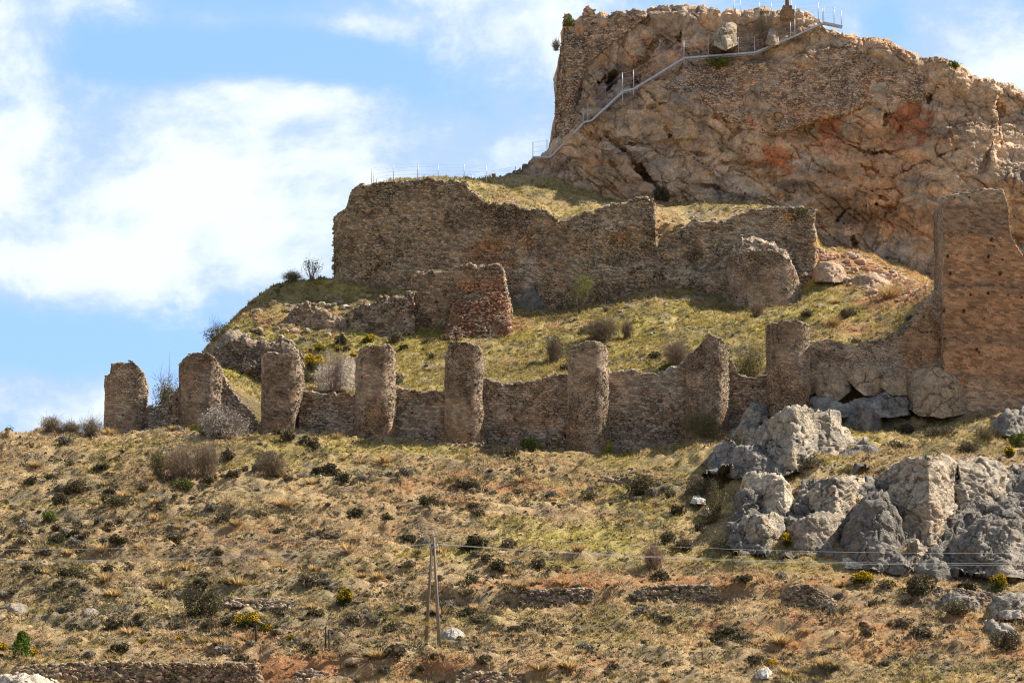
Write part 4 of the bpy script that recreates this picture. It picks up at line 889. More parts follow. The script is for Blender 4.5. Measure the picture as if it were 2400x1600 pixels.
BO = [
 (q4([(385, 400), (420, 330), (450, 280), (500, 266), (540, 270), (575, 310)]), q4([(385, 430), (575, 420)]), 256.5, 3, "small pale-topped boulder at the very foot of the highest round tower", LI, LG, 0.8, 1.2),
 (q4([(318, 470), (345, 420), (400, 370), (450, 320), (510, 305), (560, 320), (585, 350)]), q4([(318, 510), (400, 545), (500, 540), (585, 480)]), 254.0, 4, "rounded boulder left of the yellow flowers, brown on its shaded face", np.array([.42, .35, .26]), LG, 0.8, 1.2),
 (q4([(488, 540), (510, 450), (560, 370), (640, 320), (710, 285), (830, 280), (960, 290), (1010, 268), (1070, 290), (1090, 370), (1150, 440), (1200, 510), (1180, 560)]), q4([(488, 600), (600, 660), (680, 710), (800, 690), (900, 600), (1060, 620), (1180, 590)]), 252.5, 5, "big sunlit boulder carrying yellow flowers below the highest round tower", LI, LG, 1.8, 1.2),
 (q4([(165, 640), (190, 590), (230, 520), (300, 475), (330, 490), (380, 540), (470, 560), (560, 610), (640, 660), (690, 715)]), q4([(165, 680), (230, 720), (340, 760), (560, 740), (690, 745)]), 249.5, 4, "low grey slab of rock at the left end of the outcrop", LG * 1.25, LG, 1.6, 1.0),
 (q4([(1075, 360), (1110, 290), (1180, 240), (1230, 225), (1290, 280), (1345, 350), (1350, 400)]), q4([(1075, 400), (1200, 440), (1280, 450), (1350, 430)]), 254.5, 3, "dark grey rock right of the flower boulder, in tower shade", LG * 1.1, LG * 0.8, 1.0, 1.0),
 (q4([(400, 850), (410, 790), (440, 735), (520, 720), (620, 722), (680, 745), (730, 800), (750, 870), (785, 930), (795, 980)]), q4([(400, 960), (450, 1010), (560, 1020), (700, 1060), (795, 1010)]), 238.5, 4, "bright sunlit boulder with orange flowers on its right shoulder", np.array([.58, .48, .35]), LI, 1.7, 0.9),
 (q4([(325, 1150), (380, 1080), (440, 1030), (540, 1000), (640, 980), (720, 1020), (770, 1060), (745, 1110)]), q4([(325, 1180), (450, 1270), (600, 1275), (660, 1210), (745, 1130)]), 236.5, 4, "cracked brown boulder propping the bright one above it", np.array([.40, .33, .24]), LG, 0.5, 1.0),
 (q4([(790, 960), (810, 900), (870, 840), (930, 770), (990, 750), (1080, 745), (1160, 730), (1210, 718), (1250, 740), (1265, 800), (1290, 860)]), q4([(790, 1020), (900, 1080), (1050, 1110), (1290, 1000)]), 240.0, 4, "knobbly sunlit rock between the bright boulder and the great rock", LI, LG, 1.9, 1.3),
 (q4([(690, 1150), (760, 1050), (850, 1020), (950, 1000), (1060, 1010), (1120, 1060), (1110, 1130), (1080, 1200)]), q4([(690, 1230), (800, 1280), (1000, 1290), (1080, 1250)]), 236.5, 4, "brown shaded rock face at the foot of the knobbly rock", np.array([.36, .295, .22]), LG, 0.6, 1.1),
 (q4([(1050, 1220), (1110, 1080), (1200, 980), (1260, 880), (1320, 835), (1380, 850), (1430, 950), (1480, 1040), (1500, 1140), (1510, 1240)]), q4([(1050, 1320), (1200, 1360), (1400, 1385), (1510, 1380)]), 236.0, 5, "dark blue-grey sloping slab in the middle of the outcrop", LG * 0.95, LG * 0.75, 2.2, 1.1),
 (q4([(1345, 850), (1352, 770), (1390, 690), (1460, 640), (1540, 610), (1640, 590), (1740, 572), (1830, 590), (1860, 640), (1880, 660)]), q4([(1345, 870), (1430, 950), (1500, 1050), (1600, 1160), (1700, 1230), (1790, 1200), (1880, 1140)]), 238.0, 6, "great pale rock with a tan flat face, largest of the outcrop", np.array([.46, .37, .27]), LI * 0.95, 2.0, 1.2),
 (q4([(1862, 640), (1920, 620), (2000, 605), (2100, 610), (2150, 620), (2220, 645), (2330, 640), (2400, 640)]), q4([(1862, 1120), (1900, 1090), (2100, 1010), (2250, 900), (2400, 880)]), 238.6, 6, "great dark rock with a layered sunlit top, right of the pale one", np.array([.42, .35, .265]), LG, 2.4, 1.2),
 (q4([(1518, 1250), (1545, 1180), (1590, 1160), (1640, 1200), (1690, 1290)]), q4([(1518, 1290), (1590, 1350), (1650, 1330), (1690, 1300)]), 235.3, 2.5, "tan wedge-shaped block jammed in the dark cleft", np.array([.44, .35, .25]), LI * .8, 0.8, 0.7),
 (q4([(1790, 1240), (1850, 1160), (1960, 1080), (2060, 1010), (2160, 965), (2250, 940), (2330, 935), (2420, 935)]), q4([(1790, 1400), (2000, 1420), (2200, 1430), (2420, 1430)]), 234.0, 5, "rough grey slope of rock at the right edge with a pale ridge", LG * 1.12, LG * 0.8, 3.0, 1.3),
 (q4([(2010, 1230), (2100, 1180), (2190, 1120), (2270, 1110), (2330, 1170), (2420, 1180)]), q4([(2010, 1440), (2420, 1440)]), 232.4, 3, "brown block low in front of the rough grey slope", np.array([.36, .31, .25]), LG * 0.85, 1.6, 1.2),
 (q4([(1040, 1330), (1060, 1290), (1110, 1295), (1170, 1305), (1230, 1320), (1275, 1345)]), q4([(1040, 1350), (1150, 1368), (1275, 1375)]), 230.0, 2, "flat whitish rocks in the grass at the outcrop's foot", np.array([.58, .52, .44]), LI, 0.8, 0.7),
 (q4([(1380, 1330), (1430, 1280), (1480, 1260), (1520, 1320), (1560, 1400)]), q4([(1380, 1400), (1560, 1430)]), 234.4, 2, "small dark rock at the bottom of the cleft", LG * 0.9, LG * 0.7, 0.8, 0.8),
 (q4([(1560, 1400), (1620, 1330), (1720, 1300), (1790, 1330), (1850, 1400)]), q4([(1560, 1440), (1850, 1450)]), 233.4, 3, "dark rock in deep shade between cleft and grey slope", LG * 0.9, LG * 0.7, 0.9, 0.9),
 (q4([(2060, 430), (2120, 340), (2200, 290), (2330, 265), (2420, 262)]), q4([(2060, 450), (2200, 470), (2420, 450)]), 254.0, 4, "jagged grey rock under the square tower at the right edge", LG * 1.3, LG, 1.6, 1.2),
 (q4([(55, 910), (80, 875), (115, 868), (150, 895), (160, 920)]), q4([(55, 930), (160, 935)]), 243.0, 1.2, "small white boulder in the grass left of the bright boulder", np.array([.62, .56, .48]), LI, 0.5, 0.5),
 (q4([(115, 985), (140, 962), (170, 960), (195, 995)]), q4([(115, 1005), (195, 1010)]), 240.5, 1.0, "smaller pale stone just below the white boulder", np.array([.56, .5, .43]), LI, 0.4, 0.4),
 # the bedrock the boulders grow out of
 ([(1655, 1085), (1700, 1035), (1750, 1000), (1800, 985), (1900, 985), (1980, 1000), (2040, 1040), (2055, 1070)], [(1655, 1110), (1800, 1118), (1900, 1105), (2055, 1085)], 'BED', 4, "dark bedrock from which the upper group of boulders rises", LG * 0.95, LG * 0.7, 1.0, 1.2),
 ([(1705, 1240), (1740, 1160), (1790, 1130), (1870, 1140), (1950, 1125), (2060, 1120), (2150, 1100), (2300, 1100), (2430, 1110)], [(1705, 1290), (1850, 1318), (2000, 1335), (2200, 1352), (2430, 1356)], 'BED', 4, "dark cracked bedrock filling the gaps of the lower outcrop", LG * 0.9, LG * 0.65, 1.0, 1.3),
 # bedrock under the climbing wall and the square tower
 (q4([(875, 90), (930, 30), (1000, 5), (1060, 0), (1110, 60), (1160, 140)]), q4([(875, 150), (960, 240), (1060, 230), (1160, 150)]), 259.6, 3, "angular bedrock block at the left under the climbing wall", np.array([.50, .37, .245]), np.array([.40, .31, .215]), 0.5, 0.7),
 (q4([(1070, 5), (1130, -25), (1220, -40), (1330, -30), (1380, 40), (1390, 110)]), q4([(1070, 40), (1160, 130), (1240, 190), (1390, 200)]), 259.5, 3, "bedrock block with a diagonal crack under the climbing wall", np.array([.52, .38, .25]), np.array([.42, .32, .22]), 0.5, 0.7),
 (q4([(1340, 60), (1400, 20), (1470, -5), (1520, 10), (1530, 80)]), q4([(1340, 130), (1420, 190), (1530, 190)]), 259.2, 3, "squarish bedrock block left of the big round one", np.array([.50, .36, .24]), np.array([.40, .31, .22]), 0.4, 0.7),
 (q4([(1505, 120), (1530, 50), (1600, 5), (1700, -15), (1800, 10), (1870, 60), (1890, 120), (1900, 200), (2000, 230)]), q4([(1505, 260), (1600, 330), (1780, 350), (2000, 300)]), 257.8, 3, "big round bedrock under the left foot of the square tower", np.array([.50, .36, .225]), np.array([.40, .31, .21]), 0.9, 0.8),
 (q4([(840, 240), (900, 215), (1000, 220), (1100, 235), (1200, 215), (1330, 200), (1400, 170), (1500, 180), (1540, 230)]), q4([(840, 330), (1000, 330), (1300, 340), (1540, 330)]), 256.8, 3, "long shadowed rock shelf beneath the climbing wall", np.array([.33, .295, .25]), LG * 0.9, 1.2, 0.9),
 ([(2205, 1400), (2225, 1385), (2255, 1388), (2290, 1400), (2300, 1420)], [(2205, 1432), (2300, 1435)], 219.3, 2, "grey rock in the scrub at the lower right", LG * 1.0, LG * .8, 0.8, 0.7),
 ([(2318, 1425), (2340, 1398), (2370, 1388), (2430, 1385)], [(2318, 1450), (2430, 1455)], 218.0, 2, "tan-grey boulder cut by the right edge, low on the slope", np.array([.40, .34, .27]), LG, 0.9, 0.8),
 ([(2308, 1480), (2325, 1452), (2345, 1462), (2375, 1468), (2392, 1485)], [(2308, 1495), (2392, 1495)], 212.0, 1.6, "pointed pale rock in bushes near the right edge", np.array([.37, .32, .26]), LG * .9, 0.8, 0.7),
 ([(1030, 1492), (1040, 1477), (1060, 1472), (1080, 1478), (1092, 1490)], [(1030, 1500), (1092, 1500)], 205.2, 1.2, "white rock just right of the utility pole", np.array([.42, .38, .33]), LG, 0.6, 0.4),
 ([(1768, 1578), (1780, 1566), (1800, 1564), (1815, 1576)], [(1768, 1588), (1815, 1588)], 198.6, 1.0, "white flat stone beside a small gorse near the bottom", np.array([.6, .56, .5]), LG * 1.3, 0.4, 0.4),
 ([(-20, 1592), (10, 1580), (50, 1576), (90, 1582), (135, 1600)], [(-20, 1625), (135, 1625)], 197.2, 1.6, "broad pale rock in the bottom left corner", np.array([.56, .48, .38]), LI, 0.6, 0.6),
 ([(180, 1440), (195, 1428), (220, 1430), (238, 1442)], [(180, 1450), (238, 1450)], 209.6, 0.9, "pale stone among low scrub left of the dark thicket", np.array([.42, .34, .26]), LG, 0.4, 0.4),
 ([(12, 1432), (25, 1416), (45, 1416), (58, 1432)], [(12, 1442), (58, 1442)], 210.4, 1.0, "tan stone beside dark scrub at the left edge", np.array([.38, .30, .22]), LG, 0.5, 0.4),
 # loose boulders on the great rock
 ([(1668, 90), (1680, 66), (1700, 52), (1725, 50), (1740, 70), (1730, 95)], [(1668, 105), (1700, 118), (1730, 105)], 308.2, 2.5, "sunlit boulder sitting above the walkway on the great rock", np.array([.47, .37, .26]), LI * .7, 1.0, 0.7),
 ([(1795, 85), (1800, 68), (1812, 62), (1824, 70), (1826, 95)], [(1795, 105), (1826, 105)], 308.6, 1.5, "pale upright boulder beside the walkway near the summit", np.array([.46, .36, .26]), LI * .7, 0.6, 0.5),
]
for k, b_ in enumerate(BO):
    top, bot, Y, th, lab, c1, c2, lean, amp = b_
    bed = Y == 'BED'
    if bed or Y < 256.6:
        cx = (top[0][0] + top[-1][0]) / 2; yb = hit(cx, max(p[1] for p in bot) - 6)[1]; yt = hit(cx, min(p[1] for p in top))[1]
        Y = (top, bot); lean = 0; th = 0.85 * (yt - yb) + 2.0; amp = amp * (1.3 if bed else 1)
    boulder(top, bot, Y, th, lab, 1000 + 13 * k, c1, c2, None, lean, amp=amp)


# ------------------------------------------------------------------ dry-stone terrace walls
def drystone(top, bot, Y, label, seed, col=(0.32, 0.26, 0.195), size=(0.10, 0.2), lean=0.5, dens=1.0, name="drystone_wall", cat="wall", group="dry-stone terrace walls"):
    r = np.random.default_rng(seed); x0, x1 = top[0][0], top[-1][0]; mpp = Y / F; mb = MB(); cs, sz = [], []
    s = (size[0] + size[1]) * 0.62 / mpp; rows = int(max(2, (max(b[1] for b in bot) - min(t_[1] for t_ in top)) / (s * 0.66))) + 1
    for layer in range(2):
        for i in range(rows):
            f = (i + 0.4) / rows; x = x0 + r.uniform(0, s)
            while x < x1:
                ty, by = ip(x, top), ip(x, bot); y = by + (ty - by) * f + r.uniform(-0.25, 0.25) * s * 0.5
                if r.uniform() < dens * (0.97 if f < 0.75 else 0.8):
                    cs.append(P(x, y, Y + lean * f + layer * 0.22 + r.uniform(-0.06, 0.06))); sz.append(r.uniform(*size))
                x += s * r.uniform(0.75, 1.25)
    stones(mb, np.array(cs), np.array(sz), col, 0.72, 0.55, seed)
    o = mb.build(name, M_STONE); tag(o, label, cat, group); return o


def gy(px, py): return float(hit(px, py)[1])


DS = [
 ([(1218, 1398), (1232, 1384), (1290, 1378), (1350, 1380), (1388, 1378)], [(1218, 1412), (1250, 1426), (1320, 1420), (1388, 1408)], "dry-stone terrace wall nearest right of the utility pole", 0.95),
 ([(1482, 1392), (1510, 1374), (1560, 1370), (1620, 1370), (1668, 1370), (1692, 1392)], [(1482, 1402), (1540, 1418), (1620, 1416), (1660, 1420), (1692, 1406)], "middle dry-stone terrace wall with two squared ends", 0.97),
 ([(1838, 1392), (1855, 1372), (1895, 1370), (1925, 1388), (1955, 1408)], [(1838, 1416), (1900, 1428), (1955, 1418)], "dry-stone terrace wall below the yellow gorse, sloping to the right", 0.95),
 ([(40, 1566), (100, 1556), (200, 1552), (330, 1552), (450, 1554), (604, 1552), (612, 1590)], [(40, 1580), (200, 1592), (400, 1606), (500, 1612), (612, 1612)], "long dry-stone wall along the bottom left beside the red bank", 0.95),
 ([(1070, 1580), (1100, 1573), (1160, 1574), (1225, 1580)], [(1070, 1602), (1225, 1606)], "short sunlit dry-stone wall at the bottom centre", 0.95),
 ([(1402, 1128), (1420, 1119), (1455, 1117), (1482, 1122)], [(1402, 1138), (1440, 1146), (1482, 1142)], "small dark dry-stone patch beside the large dark bush", 0.9),
]
for k, (top, bot, lab, dn) in enumerate(DS):
    cx = (top[0][0] + top[-1][0]) / 2; yy = gy(cx, max(b[1] for b in bot) - 4)
    drystone(top, bot, yy - 0.45, lab, 600 + k, (0.40, 0.29, 0.19) if k in (3, 4) else (0.33, 0.255, 0.175), (0.11, 0.25), 0.6, dn)
RB = [([(2155, 1390), (2200, 1376), (2270, 1378), (2330, 1390), (2400, 1395)], [(2155, 1410), (2300, 1415), (2400, 1412)], "strip of loose rubble across the slope at the lower right"),
      ([(530, 1408), (580, 1400), (640, 1402), (690, 1410)], [(530, 1418), (620, 1428), (690, 1424)], "scatter of loose stones left of the utility pole"),
      ([(690, 1575), (730, 1566), (775, 1575)], [(690, 1602), (775, 1604)], "heap of stones in the red bank at the bottom"),
      ([(180, 1425), (205, 1415), (235, 1420)], [(180, 1436), (235, 1440)], "few stones among dark scrub on the left"),
      ([(930, 1575), (955, 1566), (980, 1575)], [(930, 1590), (980, 1592)], "little heap of stones near the bottom centre"),
      ]
for k, (top, bot, lab) in enumerate(RB):
    cx = (top[0][0] + top[-1][0]) / 2
    yy, ln = gy(cx, bot[1][1]) - 0.1, 1.2
    drystone(top, bot, yy, lab, 640 + k, (0.46, 0.36, 0.27), (0.08, 0.2), ln, 0.4, "stone_heap", "stones", "heaps of loose stones")

def scree(poly_top, poly_bot, n, y0, y1, label, seed, col, size, name="scree"):
    r = np.random.default_rng(seed); px = r.uniform(poly_top[0][0], poly_top[-1][0], n); a, b = ip(px, poly_top), ip(px, poly_bot); py = b + (a - b) * r.uniform(size=n)
    c = np.array([hit(x, y, y0, y1) for x, y in zip(px, py)]); mb = MB(); stones(mb, c, size[0] + (size[1] - size[0]) * r.uniform(size=n) ** 2.5, col, .65, .3, seed)
    o = mb.build(name, M_STONE); tag(o, label, "scree", None, "stuff")


scree([(1905, 575), (1945, 570), (2000, 592), (2060, 620), (2130, 655), (2195, 690)], [(1905, 640), (1960, 650), (2040, 690), (2120, 715), (2195, 715)], 520, 276, 306, "sunlit scree of pale and reddish stones under the great rock", 660, (0.58, 0.41, 0.30), (0.10, 0.48))
scree([(1535, 500), (1600, 490), (1700, 482), (1800, 480)], [(1535, 560), (1600, 540), (1700, 515), (1800, 498)], 200, 292, 306, "tumbled stones in the gap of the upper wall", 661, (0.50, 0.38, 0.27), (0.06, 0.25))
scree([(870, 424), (1000, 418), (1150, 422), (1310, 470), (1500, 476)], [(870, 440), (1000, 442), (1150, 470), (1310, 505), (1500, 480)], 260, 293, 303, "loose stones along the edge of the terrace", 662, (0.46, 0.37, 0.27), (0.05, 0.2))
scree([(500, 800), (560, 760), (640, 700), (760, 690), (960, 700)], [(500, 850), (620, 830), (760, 800), (960, 800)], 420, 266, 289, "pale stones and rubble on the grassy left shoulder of the hill", 663, (0.44, 0.35, 0.255), (0.10, 0.50))
scree([(1200, 735), (1500, 690), (1700, 720)], [(1200, 830), (1500, 820), (1700, 800)], 260, 266, 289.5, "white stones scattered on the slope below the upper wall", 664, (0.54, 0.47, 0.38), (0.08, 0.26))
scree([(250, 1000), (600, 1000), (1100, 1030), (1450, 1055), (1700, 1010)], [(250, 1012), (600, 1008), (1100, 1038), (1450, 1064), (1700, 1024)], 260, 256.5, 261, "fallen stones along the foot of the curtain wall", 665, (0.44, 0.35, 0.26), (0.10, 0.34))
scree([(790, 655), (960, 668), (1200, 715), (1310, 722), (1420, 708), (1530, 668), (1700, 700), (1890, 690)], [(790, 668), (960, 682), (1200, 735), (1310, 742), (1420, 730), (1530, 690), (1700, 730), (1890, 712)], 300, 284, 290, "rubble banked against the foot of the upper wall", 666, (0.42, 0.33, 0.24), (0.10, 0.42))
for k_, (tp_, bt_, Y_, lb_) in enumerate([([(492, 822), (505, 800), (530, 782), (556, 775), (575, 790)], [(492, 850), (575, 850)], 270.5, "dark rock ledge at the left edge of the hill below the skyline bush")]):
    boulder(tp_, bt_, Y_, 2.5, lb_, 1800 + 13 * k_, np.array([.30, .235, .165]), np.array([.22, .18, .135]), None, 0.8, amp=0.9)
for k_, (tp_, bt_, Y_, lb_) in enumerate([([(1196, 690), (1205, 668), (1235, 655), (1270, 655), (1290, 662), (1300, 690)], [(1196, 735), (1300, 735)], 288.9, "dark grey rock at the foot of the upper wall behind the red mound"),
                                   ([(1908, 632), (1920, 612), (1950, 608), (1975, 625), (1985, 645)], [(1908, 660), (1985, 660)], 286.5, "brown rock ledge at the upper left end of the scree"),
                                   ([(1990, 660), (2010, 642), (2050, 640), (2080, 655), (2095, 672)], [(1990, 680), (2095, 690)], 285.0, "brown rock ledge in the middle of the scree"),
                                   ([(1900, 722), (1915, 712), (1940, 710), (1955, 722)], [(1900, 732), (1955, 732)], 279.0, "pale stone on the grass between buttress and square tower")]):
    boulder(tp_, bt_, Y_, 2.5, lb_, 1700 + 13 * k_, np.array([.52, .37, .25]) if k_ else LG * 0.8, np.array([.42, .30, .20]) if k_ else LG * 0.6, None, 0.6, amp=0.7)

# ------------------------------------------------------------------ plants
def leaf_quads(c, size, r, up=0.35):
    n = len(c); a = r.normal(size=(n, 3)); a /= np.linalg.norm(a, axis=1, keepdims=True); b = np.cross(a, r.normal(size=(n, 3))); b /= np.linalg.norm(b, axis=1, keepdims=True)
    s = np.asarray(size)[:, None]; a = a * s; b = b * s * 0.55
    v = np.stack([c - a, c + b, c + a, c - b], 1).reshape(-1, 3); q = np.arange(4 * n).reshape(n, 4); return v, q


def dome(n, w, d, h, r, shell=0.55, lumps=6):
    """points through a lumpy low crown: several overlapping sub-crowns"""
    cs = np.stack([r.uniform(-0.55, 0.55, lumps) * w, r.uniform(-0.55, 0.55, lumps) * d, r.uniform(0.15, 0.6, lumps) * h], 1); rad = r.uniform(0.32, 0.55, lumps)
    k = r.integers(0, lumps, n); u = r.normal(size=(n, 3)); u /= np.linalg.norm(u, axis=1, keepdims=True); rr = r.uniform(shell, 1.0, n) ** 0.6
    p = cs[k] + u * (rad[k] * rr)[:, None] * np.array([w, d, h * 0.95]); p[:, 2] = np.abs(p[:, 2]); return p


def col_var(n, base, r, v=0.3, alt=None, fa=0.0):
    c = np.asarray(base) * r.uniform(1 - v, 1 + v, (n, 1))
    if alt is not None: m = r.uniform(size=n) < fa; c[m] = np.asarray(alt) * r.uniform(1 - v, 1 + v, (m.sum(), 1))
    return c


def twig_lines(mb, w, d, h, n, r, col, th=0.022, base=0.26, org=(0, 0, 0)):
    """bare branching twigs as thin strips"""
    org = np.asarray(org, float); V, Q, C = [], [], []; k = 0
    for i in range(n):
        a = r.uniform(0, 2 * np.pi); p = org + np.array([r.normal() * base * w, r.normal() * base * d, -0.05]); rr = r.uniform(0, 1) ** 0.6; tip = org + np.array([np.cos(a) * w * rr, np.sin(a) * d * rr, h * np.sqrt(max(0.05, 1 - 0.85 * rr * rr)) * r.uniform(0.6, 1.05)])
        pts = [p]
        for f in (0.35, 0.7, 1.0): pts.append(p + (tip - p) * f + r.normal(size=3) * 0.05 * h * (f < 1) + np.array([0, 0, 0.10 * h * np.sin(f * 3)]))
        segs = [(pts[0], pts[1], th, th * .8), (pts[1], pts[2], th * .8, th * .6), (pts[2], pts[3], th * .6, th * .3)]
        for m_ in range(5):
            f = r.integers(1, 3); b = pts[f] + (pts[f + 1] - pts[f]) * r.uniform(); dr = r.normal(size=3) * np.array([w, d, h * .8]) * 0.28 + np.array([0, 0, h * 0.14]); segs.append((b, b + dr, th * .55, th * .25))
        for (s0, s1, w0, w1) in segs:
            dv = s1 - s0; sd_ = np.cross(dv, r.normal(size=3)); sd_ /= np.linalg.norm(sd_) + 1e-9
            V += [s0 - sd_ * w0, s0 + sd_ * w0, s1 + sd_ * w1, s1 - sd_ * w1]; Q.append([k, k + 1, k + 2, k + 3]); k += 4; cc = np.asarray(col) * r.uniform(0.65, 1.35); C += [cc] * 4
    mb.add(np.array(V), np.array(Q), None, np.array(C))


def mk_bush(kind, w, h, seed, dens=1.0):
    """returns (foliage MB or None, stems MB): a plant w wide and h high with its foot at the origin"""
    r = np.random.default_rng(seed); fo, stem = MB(), MB(); lw = w / 2; d = lw
    ls = 0.085 if w > 1.2 else 0.07
    n = int(min(4200, 460 * max(0.35, w * h) ** 0.85) * dens) + 90
    if kind == 'dark':
        p = dome(n, lw, d, h, r); v, q = leaf_quads(p, r.uniform(0.7, 1.3, n) * ls, r); fo.add(v, q, None, np.repeat(col_var(n, (0.085, 0.08, 0.042), r, 0.45, (0.14, 0.11, 0.065), 0.35), 4, 0))
    elif kind == 'scrub':
        p = dome(n, lw, d, h, r); v, q = leaf_quads(p, r.uniform(0.7, 1.3, n) * ls, r); fo.add(v, q, None, np.repeat(col_var(n, (0.19, 0.15, 0.10), r, 0.45, (0.11, 0.10, 0.05), 0.3), 4, 0))
    elif kind == 'grey':
        p = dome(n, lw, d, h, r); v, q = leaf_quads(p, r.uniform(0.7, 1.3, n) * ls, r); fo.add(v, q, None, np.repeat(col_var(n, (0.27, 0.24, 0.195), r, 0.35), 4, 0))
    elif kind == 'green':
        p = dome(n, lw, d, h, r); v, q = leaf_quads(p, r.uniform(0.7, 1.3, n) * ls, r); fo.add(v, q, None, np.repeat(col_var(n, (0.12, 0.15, 0.035), r, 0.4, (0.20, 0.22, 0.05), 0.3), 4, 0))
    elif kind == 'lime':
        p = dome(n, lw, d, h, r); v, q = leaf_quads(p, r.uniform(0.7, 1.2, n) * ls, r); fo.add(v, q, None, np.repeat(col_var(n, (0.33, 0.34, 0.05), r, 0.35), 4, 0))
    elif kind == 'gorse':
        p = dome(n, lw, d, h, r); v, q = leaf_quads(p, r.uniform(0.7, 1.3, n) * ls, r); fo.add(v, q, None, np.repeat(col_var(n, (0.09, 0.11, 0.03), r, 0.4), 4, 0))
        top_ = p[p[:, 2] > np.quantile(p[:, 2], 0.45)]; top_ = top_ + (top_ - [0, 0, h * .3]) * 0.06; nf = len(top_); fl = MB(); v, q = leaf_quads(top_, r.uniform(0.6, 1.15, nf) * 0.075, r); fl.add(v, q, None, np.repeat(col_var(nf, (0.80, 0.50, 0.015), r, 0.25), 4, 0)); return fo, stem, fl
    elif kind == 'olive':
        p = dome(n, lw, d, h, r, 0.3); v, q = leaf_quads(p, r.uniform(0.6, 1.1, n) * ls * 0.8, r); fo.add(v, q, None, np.repeat(col_var(n, (0.23, 0.205, 0.08), r, 0.4, (0.17, 0.14, 0.09), 0.4), 4, 0)); twig_lines(stem, lw, d, h, 26, r, (0.15, 0.12, 0.09))
    elif kind in ('bare', 'pink'):
        cc = (0.24, 0.185, 0.13) if kind == 'bare' else (0.40, 0.29, 0.215)
        twig_lines(stem, lw, d, h, int(95 * dens * max(0.6, w) ** 0.8), r, cc, 0.016)
        nn = int(n * 0.25); p = dome(nn, lw, d, h, r, 0.4); v, q = leaf_quads(p, r.uniform(0.5, 1.0, nn) * 0.05, r); fo.add(v, q, None, np.repeat(col_var(nn, cc, r, 0.35), 4, 0))
    elif kind == 'blossom':
        twig_lines(stem, lw, d, h, int(60 * max(0.6, w) ** 0.8), r, (0.24, 0.19, 0.16), 0.02)
        nn = int(n * 1.3); p = dome(nn, lw * 1.05, d, h * 1.05, r, 0.25, 11); v, q = leaf_quads(p, r.uniform(0.5, 1.05, nn) * 0.07, r); fo.add(v, q, None, np.repeat(col_var(nn, (0.80, 0.75, 0.66), r, 0.2, (0.33, 0.27, 0.22), 0.3), 4, 0))
    elif kind == 'tussock':
        nn = int(110 * max(0.5, w)); a = r.uniform(0, 2 * np.pi, nn); ln = r.uniform(0.5, 1.0, nn); b0 = np.stack([np.cos(a) * lw * .35 * r.uniform(0, 1, nn), np.sin(a) * lw * .35 * r.uniform(0, 1, nn), 0 * a - .03], 1)
        tp = b0 + np.stack([np.cos(a) * lw * ln, np.sin(a) * lw * ln, h * r.uniform(0.5, 1, nn)], 1); sdv = np.stack([-np.sin(a), np.cos(a), 0 * a], 1) * 0.03
        v = np.stack([b0 - sdv, b0 + sdv, tp], 1).reshape(-1, 3); fo.add(v, None, np.arange(3 * nn).reshape(-1, 3), np.repeat(col_var(nn, (0.50, 0.36, 0.17), r, 0.3), 3, 0))
    if kind in ('dark', 'scrub', 'grey', 'green', 'lime', 'gorse'):
        twig_lines(stem, lw * .8, d * .8, h * .75, 10, r, (0.12, 0.095, 0.07), 0.02)
    return fo, stem, None


PART = {'gorse': 'spiny_foliage', 'blossom': 'blossom', 'tussock': 'blades'}
CATS = {'dark': ("dark_bush", "bush"), 'scrub': ("scrub_bush", "bush"), 'grey': ("grey_bush", "bush"), 'green': ("green_bush", "bush"), 'lime': ("yellow_green_bush", "bush"), 'gorse': ("gorse_bush", "gorse"), 'olive': ("olive_bush", "bush"), 'bare': ("bare_bush", "bush"), 'pink': ("bare_bush", "bush"), 'blossom': ("blossom_bush", "blossoming bush"), 'tussock': ("grass_tussock", "grass tuft")}


def bush(kind, loc, w_, h, label, seed, group=None, dens=1.0, name=None):
    fo, stem, fl = mk_bush(kind, w_, h, seed, dens); loc = np.asarray(loc, float)
    e = empty(name or CATS[kind][0], loc); tag(e, label, CATS[kind][1], group)
    for mb, nm, mt in ((fo, PART.get(kind, 'foliage'), M_LEAF), (stem, 'stems', M_TWIG), (fl, 'flowers', M_LEAF)):
        if mb is not None and mb.n: mb.v = [a + loc for a in mb.v]; pt = mb.build(nm, mt, e); pt['kind'] = 'stuff' if nm == 'flowers' else 'thing'
    return e


